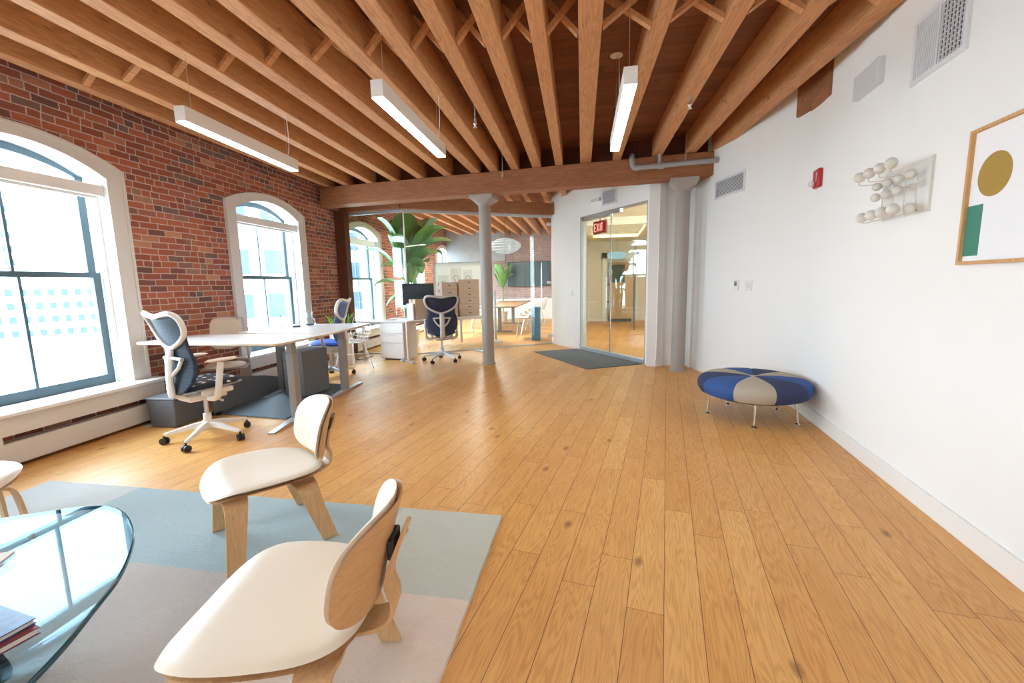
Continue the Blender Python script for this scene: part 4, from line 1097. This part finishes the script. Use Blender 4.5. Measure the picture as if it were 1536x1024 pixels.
# ---------------------------------------------------------------- far desks with boxes and monitor
def rounddesk(label, c, rz, w, d, z=.80):
    t = thing('white_desk', label, 'desk', (*c, 0), rz)
    MB().box((-w/2, 0, z-.028), (w/2, d, z)).build('tabletop', 'desktop', t, bevel=.012)
    for s in (-1, 1):
        x = s*(w/2-.04)
        MB().strip(catmull([(x, .10, .03), (x, .10, .4), (x, .10, z-.03)], 3), (1, 0, 0), .06, .045).build('leg', 'offwhite', t, bevel=.01)
        MB().box((x-.035, -.12, .002), (x+.035, d-.10, .03)).build('foot', 'silver', t, bevel=.008)
    MB().box((-w/2+.05, .07, z-.07), (w/2-.05, .13, z-.03)).build('crossbar', 'offwhite', t)
    return t
FD = R(37)
rounddesk('long white desk carrying the cardboard boxes', (-1.22, 8.45), FD, 1.78, .52)
rounddesk('short white desk over the white drawer pedestal', (-2.55, 8.34), R(-18), 1.06, .42, .765)
def fd(u, v, z=.80): return Vector((-1.22+u*cos(FD)-v*sin(FD), 8.45+u*sin(FD)+v*cos(FD), z))
def carton(label, u, v, w, d, h, z, rz=0, lines=1):
    p = fd(u, v, z); t = thing('cardboard_box', label, 'box', p, FD+rz, 'cardboard boxes on the long white desk')
    MB().box((-w/2, -d/2, 0), (w/2, d/2, h)).build('carton', 'card', t, bevel=.004)
    MB().box((-w/2-.001, -.02, h-.06), (w/2+.001, .02, h+.001)).build('tape', 'tape', t, smooth=False)
    m = MB(); m.box((-.03, -d/2-.0015, h*.45), (.03, -d/2, h*.6)); m.build('label', 'tape', t, smooth=False)
carton('brown open fronted cardboard box nearest the monitor', -.42, .22, .52, .30, .38, .801)
for k in range(5):
    carton('pale flat carton in the left stack, %s from the bottom' % ordn[k],   .10, .27, .34, .28, .135, .801+k*.1385, R(-3+2*(k % 2)))
for k in range(6):
    carton('pale flat carton in the right stack, %s from the bottom' % ordn[k], .54, .26, .48, .30, .122, .801+k*.1245, R(2-3*(k % 2)))
t = tag(MB().box((-.015, -.14, 0), (.015, .14, .30)).build('binder', 'paper', loc=fd(-.72, .22, .801), rz=FD, bevel=.004), 'white upright folder leaning beside the brown cardboard box', 'folder')
t = thing('monitor', 'black computer monitor on the far white desk', 'monitor', (-1.86, 8.66, .801), R(14))
MB().box((-.31, -.015, .26), (.31, .02, .68)).build('bezel', 'black', t, bevel=.006)
MB().box((-.30, -.018, .27), (.30, -.015, .67)).build('screen', 'screen', t, smooth=False)
MB().box((-.03, .0, .0), (.03, .03, .4)).build('stand', 'silver', t, bevel=.005)
MB().box((-.12, -.05, .0), (.12, .10, .012)).build('foot_plate', 'silver', t, bevel=.005)
tag(MB().box((-.2, -.06, 0), (.2, .06, .012)).build('keyboard', 'whiteplastic', loc=(-2.2, 8.42, .801), rz=R(-10), bevel=.004), 'white keyboard on the far desk in front of the monitor', 'keyboard')

# ---------------------------------------------------------------- plants
def leafblade(m, base, tip, width, droop, up=.5, n=8, split=False):
    base, tip = Vector(base), Vector(tip); d = tip-base; side = d.cross(Vector((0, 0, 1)))
    if side.length < 1e-4: side = Vector((1, 0, 0))
    side.normalize(); rows = []
    for i in range(n+1):
        f = i/n; c = base+d*f+Vector((0, 0, droop*4*f*(1-f)))
        w = width*(sin(pi*min(1, f*.93+.05))**.6)*.5
        rows.append([c+side*w+Vector((0, 0, w*.35)), c+side*w*.5+Vector((0, 0, w*.12)), c, c-side*w*.5+Vector((0, 0, w*.12)), c-side*w+Vector((0, 0, w*.35))])
    m.loft(rows, closed=False)
t = thing('banana_plant', 'tall green banana plant rising behind the glass partition', 'plant', (-2.42, 10.15, 0))
MB().lathe([(.17, .002), (.23, .40), (.245, .42), (.22, .42), (.20, .36), (0, .36)], 28).build('pot', 'pot', t)
MB().lathe([(.205, .37), (0, .38)], 24).build('soil', 'soil', t)
for k, (sx, sy, hh) in enumerate(((0, 0, 1.9), (.10, .05, 1.6), (-.09, .04, 1.35), (.03, -.09, 1.1))):
    MB().tube(catmull([(sx*.5, sy*.5, .36), (sx, sy, hh*.6), (sx*1.6, sy*1.6, hh)], 5), [.05-.002*i for i in range(11)], 10).build('stem', 'stalk', t)
lv = [((0, 0, 1.9), (.10, -.35, 3.02), .62), ((0, 0, 1.9), (-.55, -.2, 2.95), .60), ((.05, 0, 1.85), (.98, -.3, 2.70), .70), ((.0, 0, 1.9), (-.30, .45, 3.0), .6), ((.1, 0, 1.7), (.85, -.2, 2.15), .62),
      ((-.1, 0, 1.6), (-.85, -.25, 2.25), .42), ((.1, .1, 1.8), (.45, .4, 3.02), .62), ((0, -.1, 1.3), (-.70, -.3, 1.45), .34), ((.1, 0, 1.5), (.55, -.35, 1.95), .5), ((0, 0, 1.1), (-.45, -.25, 1.0), .32),
      ((.15, .1, 1.9), (.75, .1, 2.95), .62), ((-.05, 0, 1.5), (-.5, -.35, 1.85), .32), ((.0, 0, 1.9), (.30, -.30, 2.75), .66), ((0, 0, 1.8), (-.20, -.42, 2.55), .5), ((.1, .0, 1.6), (.42, -.42, 1.7), .42), ((0, 0, .9), (.40, -.3, 1.15), .30), ((0, 0, 1.9), (1.05, .1, 2.45), .6)]
for q, (b0, b1, w) in enumerate(lv):
    m = MB(); leafblade(m, b0, b1, w, .14+.04*(q % 3), n=10); o = m.build('leaf', 'leaf', t)
    dd = .14+.04*(q % 3)
    MB().tube([Vector(b0)+(Vector(b1)-Vector(b0))*f+Vector((0, 0, dd*4*f*(1-f)-.006)) for f in (0, .2, .4, .6, .8, 1)], [.013, .012, .010, .008, .005, .002], 6).build('midrib', 'leaf2', o)
    MB().tube([(b0[0]*.5, b0[1]*.5, max(.4, b0[2]-.9)), b0], .014, 6).build('leaf_stalk', 'stalk', t)
t = thing('potted_plant', 'leafy green plant standing below the paper lamp in front of the dark wall screen', 'plant', (-.32, 16.55, 0))
MB().lathe([(.14, .002), (.19, .36), (.20, .38), (.17, .37), (0, .34)], 20).build('pot', 'pot', t)
for q in range(9):
    a = q*2.4; b1 = (.45*cos(a), .45*sin(a), 1.75+.06*q)
    m = MB(); leafblade(m, (.05*cos(a), .05*sin(a), 1.3), b1, .32, .16, n=7); o = m.build('leaf', 'leaf', t)
MB().tube([(0, 0, .3), (.02, 0, .9), (0, 0, 1.4)], .025, 8).build('stem', 'stalk', t)
t = thing('planter_box', 'white planter box of grassy plants behind the standing desks', 'planter', (-3.22, 8.02, 0), R(-40))
MB().box((-.22, -.11, .0), (.22, .11, .60)).build('trough', 'offwhite', t, bevel=.006)
MB().box((-.20, -.09, .58), (.20, .09, .605)).build('soil', 'soil', t)
m = MB()
for k in range(90):
    a = random.random()*2*pi; x, y = random.uniform(-.18, .18), random.uniform(-.08, .08); r = random.uniform(.1, .28)
    leafblade(m, (x, y, .6), (x+r*cos(a), y+r*sin(a), .6+random.uniform(.12, .42)), .022, .05, n=4)
o = m.build('grassy_leaves', 'leaf2', t); o['kind'] = 'stuff'

# white wire side chair next to the planter
def shell_chair(label, loc, rz, group, mt='whiteplastic', name='shell_chair', scale=1.0, wire=False):
    t = thing(name, label, 'chair', (*loc, 0), rz, group, scale)
    rows = []
    for i in range(15):
        f = i/14; row = []
        if f < .5: yy = .21-.40*(f/.5); zz = .45-.02*sin(pi*f/.5)+.0
        else: g_ = (f-.5)/.5; yy = -.19-.10*g_-.03*sin(pi*g_); zz = .45+.37*g_**.95
        w = .22+.015*sin(pi*f) if f < .5 else .235-.05*((f-.5)/.5)**2
        if f > .93 or f < .05: w *= .88
        for j in range(9):
            s = -1+2*j/8; edge = abs(s)**2.4
            row.append(Vector((s*w, yy+(edge*.09 if f > .45 else 0), zz+(edge*.05 if f < .6 else .0))))
        rows.append(row)
    m = MB()
    if wire:
        for r in rows[::1]: m.tube(r, .0035, 5)
        for j in range(0, 9): m.tube([r[j] for r in rows], .0035, 5)
        m.build('wire_shell', mt, t)
    else:
        m.loft(rows, closed=False); o = m.build('shell', mt, t); sd = o.modifiers.new('s', 'SOLIDIFY'); sd.thickness = .008
    for sx in (-1, 1):
        for sy in (-1, 1):
            MB().tube([(sx*.13, sy*.10, .435), (sx*.22, sy*.20, .004)], .008, 6).build('leg', 'chrome' if not wire else mt, t)
    m = MB(); m.tube([(-.17, .15, .25), (.17, -.15, .25)], .004, 5); m.tube([(.17, .15, .25), (-.17, -.15, .25)], .004, 5); m.build('brace', 'chrome' if not wire else mt, t)
    return t
shell_chair('white wire chair between the planter and the white pedestal', (-2.78, 7.42), R(150), None, 'whiteplastic', 'wire_chair', 1.1, True)

# conference table and chairs
TX = R(-9.1)
def cf(u, v): # u across, v along joist direction from (.15, 13.4)
    return (.10+u*cos(JT)+v*sin(JT), 13.6-u*sin(JT)+v*cos(JT))
t = thing('conference_table', 'long wooden conference table behind the glass partition', 'table', (*cf(-.33, .5), 0), -JT)
MB().box((-.60, -2.0, .76), (.60, 2.0, .80)).build('tabletop', 'table_wood', t, bevel=.01)
for sy in (-1.3, 1.3):
    MB().box((-.05, sy-.05, .04), (.05, sy+.05, .76)).build('pedestal', 'steelgrey', t, bevel=.006)
    MB().box((-.38, sy-.05, 0.001), (.38, sy+.05, .04)).build('foot', 'steelgrey', t, bevel=.006)
for k in range(5):
    x, y = cf(.58, -2.15+k*1.0)
    shell_chair('white shell chair on the right side of the conference table, %s from the glass' % ordn[k], (x, y), -JT+R(90+8), 'shell chairs at the conference table', scale=1.12)
for k in range(3):
    x, y = cf(-1.25, -.9+k*1.1)
    shell_chair('white shell chair on the left side of the conference table, %s from the glass' % ordn[k], (x, y), -JT-R(90), 'shell chairs at the conference table')
tag(MB().box((-.16, -.02, 0), (.16, .02, .2)).build('name_card', 'paper', loc=(*cf(-.45, -1.2), .801), rz=0), 'white folded card standing on the conference table', 'card')
t = thing('paper_pendant', 'white saucer shaped paper lamp hanging in the conference room', 'pendant lamp', (-.135, 12.6, 2.28))
MB().lathe([(.02, 0), (.12, .01), (.26, .05), (.38, .12), (.445, .19), (.46, .23), (.445, .27), (.38, .34), (.26, .41), (.12, .45), (.02, .46)], 40).build('shade', 'lamp', t)
MB().cyl((0, 0, .46), (0, 0, 1.316), .005, seg=6).build('cord', 'black', t)
m = MB()
for z, r in ((.05, .262), (.12, .382), (.19, .447), (.27, .447), (.34, .382), (.41, .262)):
    m.tube([(r*cos(2*pi*k/36), r*sin(2*pi*k/36), z) for k in range(36)], .003, 5, closed=True)
m.build('ribs', 'whiteplastic', t)
t = thing('wall_screen', 'large dark wall mounted screen on the far brick wall', 'television', (.74, 17.37, 1.30), ang2(A5, B5))
MB().box((-.85, -.08, 0), (.85, -.04, .98)).build('bezel', 'black', t, bevel=.01)
MB().box((-.83, -.084, .02), (.83, -.08, .96)).build('screen', 'tv', t, smooth=False)
MB().box((-.2, -.04, .3), (.2, .0, .7)).build('bracket', 'black', t)
t = thing('recycling_bin', 'tall slim blue recycling bin by the glass door edge', 'bin', (.62, 10.85, 0), R(-6))
MB().box((-.11, -.15, 0.002), (.11, .15, .80)).build('body', 'bin', t, bevel=.01)
MB().box((-.115, -.155, .80), (.115, .155, .84)).build('lid', 'bin', t, bevel=.008)
# side table with T leg seen behind the column
t = thing('side_table', 'white T legged table edge behind the round grey column', 'table', (-.62, 10.75, 0), R(22))
MB().box((-.75, -.3, .86), (.35, .3, .885)).build('tabletop', 'desktop', t, bevel=.006)
MB().box((.20, -.03, .03), (.25, .03, 1.28)).build('leg', 'silver', t, bevel=.006)
MB().box((.19, -.40, .002), (.26, .40, .03)).build('foot', 'silver', t, bevel=.006)
MB().box((-.70, -.03, .03), (-.65, .03, .86)).build('leg', 'silver', t, bevel=.006)
# whiteboard wall
t = thing('whiteboard', 'wide white pin board covered in sketches behind the cardboard boxes', 'whiteboard', (-1.95, 11.9, 0), R(8))
MB().box((-.13, .02, .75), (1.35, .06, 2.02)).build('board', 'whiteboard', t, smooth=False)
m = MB(); m.box((-.16, .0, .0), (-.11, .07, 2.05)); m.box((1.33, .0, .0), (1.38, .07, 2.05)); m.box((-.11, .0, 2.02), (1.33, .07, 2.05)); m.build('frame', 'alu', t, smooth=False)
for (x, z, w, h_) in ((-.05, 1.15, .30, .55), (.30, 1.2, .30, .7), (.65, 1.25, .25, .6)):
    o = MB().box((x, .015, z), (x+w, .02, z+h_)).build('sketch_sheet', 'sketch', t, smooth=False)
    m = MB()
    m.tube([(x+w*.5+.07*cos(a*.7), .012, z+h_*.6+.07*sin(a*.7)) for a in range(10)], .006, 5)
    m.tube([(x+w*.3, .012, z+.1), (x+w*.6, .012, z+.16), (x+w*.7, .012, z+.3)], .005, 5); m.build('drawing', 'ink', o)
seg_wall('wall_mezzanine', [(-2.45, 16.9), (-.2, 16.55)], 2.30, CEIL, .15, mat('grey_bulkhead', srgb(150, 150, 152), .8), side=-1)

# ---------------------------------------------------------------- outside
def building(name, label, loc, rz, W, H, D, cols_, rows_, z0, zt, wallm, ww=.6, wh=.6):
    t = thing(name, label, 'building', loc, rz)
    MB().box((-W/2, 0, 0), (W/2, D, H)).build('facade', wallm, t, smooth=False)
    for i in range(cols_):
        for j in range(rows_):
            x = -W/2+W*(i+.5)/cols_; z = z0+(zt-z0)*(j+.5)/rows_; a = W/cols_*ww/2; b = (zt-z0)/rows_*wh/2
            MB().box((x-a, -.12, z-b), (x+a, .02, z+b)).build('window', 'extglass', t, smooth=False)
    MB().box((-W/2-.3, -.3, H), (W/2+.3, D, H+.6)).build('cornice', wallm, t, smooth=False)
building('office_block', 'long low pale office block with four rows of small windows seen through the near window', (-134, 128, -14), R(44), 110, 18.5, 16, 40, 4, 2, 17.5, 'extwall', .5, .5)
building('office_block', 'pale building with large windows seen through the second arched window', (-26, 42, -14), R(30), 14, 34, 12, 5, 7, 3, 33, 'extwall2', .55, .55)
building('office_block', 'tall pale tower rising at the left edge of the near window', (-176, 142, -14), R(50), 22, 48, 14, 5, 9, 6, 46, 'extwall', .5, .5)
building('office_block', 'pale narrow building beyond the windows behind the plant', (-27, 66, -14), R(16), 16, 30, 12, 5, 6, 2, 29, 'extwall', .5, .6)
MB().box((-260, -120, -14.3), (-8, 260, -14)).build('street_ground', 'street', smooth=False, kind='structure')
t = thing('street_banner', 'red and white banner on the building across the street', 'banner', (-26.4, 41.76, -.4), R(30))
MB().box((-.9, -.06, 0), (-.45, 0, 2.2)).build('red_stripe', 'flagred', t, smooth=False); MB().box((-.45, -.06, 0), (0, 0, 2.2)).build('white_stripe', 'paper', t, smooth=False)

# ---------------------------------------------------------------- light
w = bpy.data.worlds.new('sky'); bpy.context.scene.world = w; w.use_nodes = True
bg = w.node_tree.nodes['Background']; bg.inputs[0].default_value = (.68, .86, 1.0, 1); bg.inputs[1].default_value = 4.6
for c in WIN:
    la = bpy.data.lights.new('window_portal', 'AREA'); la.shape = 'RECTANGLE'; la.size = 1.5; la.size_y = 2.3; la.cycles.is_portal = True
    o = bpy.data.objects.new('window_portal', la); C.objects.link(o); o.location = LW(c, .33, 1.6)
    n = LW(c, 0)-LW(c, 1); o.rotation_euler = n.to_track_quat('-Z', 'Y').to_euler()
def area(name, loc, size, power, col, tgt=(0, 0, -1)):
    la = bpy.data.lights.new(name, 'AREA'); la.shape = 'RECTANGLE'; la.size, la.size_y = size; la.energy = power; la.color = col
    o = bpy.data.objects.new(name, la); C.objects.link(o); o.location = loc; o.rotation_euler = Vector(tgt).to_track_quat('-Z', 'Y').to_euler()
area('hall_fill', (3.2, 11.8, 2.78), (1.4, 2.5), 11, (1, .9, .74))  # unseen area light added to brighten the hall
area('conference_fill', (-.9, 13.2, 2.9), (.3, 3), 60, (1, .95, .88))  # added area light without a fixture, fills the conference room
s = bpy.context.scene
s.cycles.max_bounces = 10; s.cycles.diffuse_bounces = 6; s.cycles.glossy_bounces = 4; s.cycles.transparent_max_bounces = 24; s.cycles.sample_clamp_indirect = 6
s.cycles.use_denoising = True
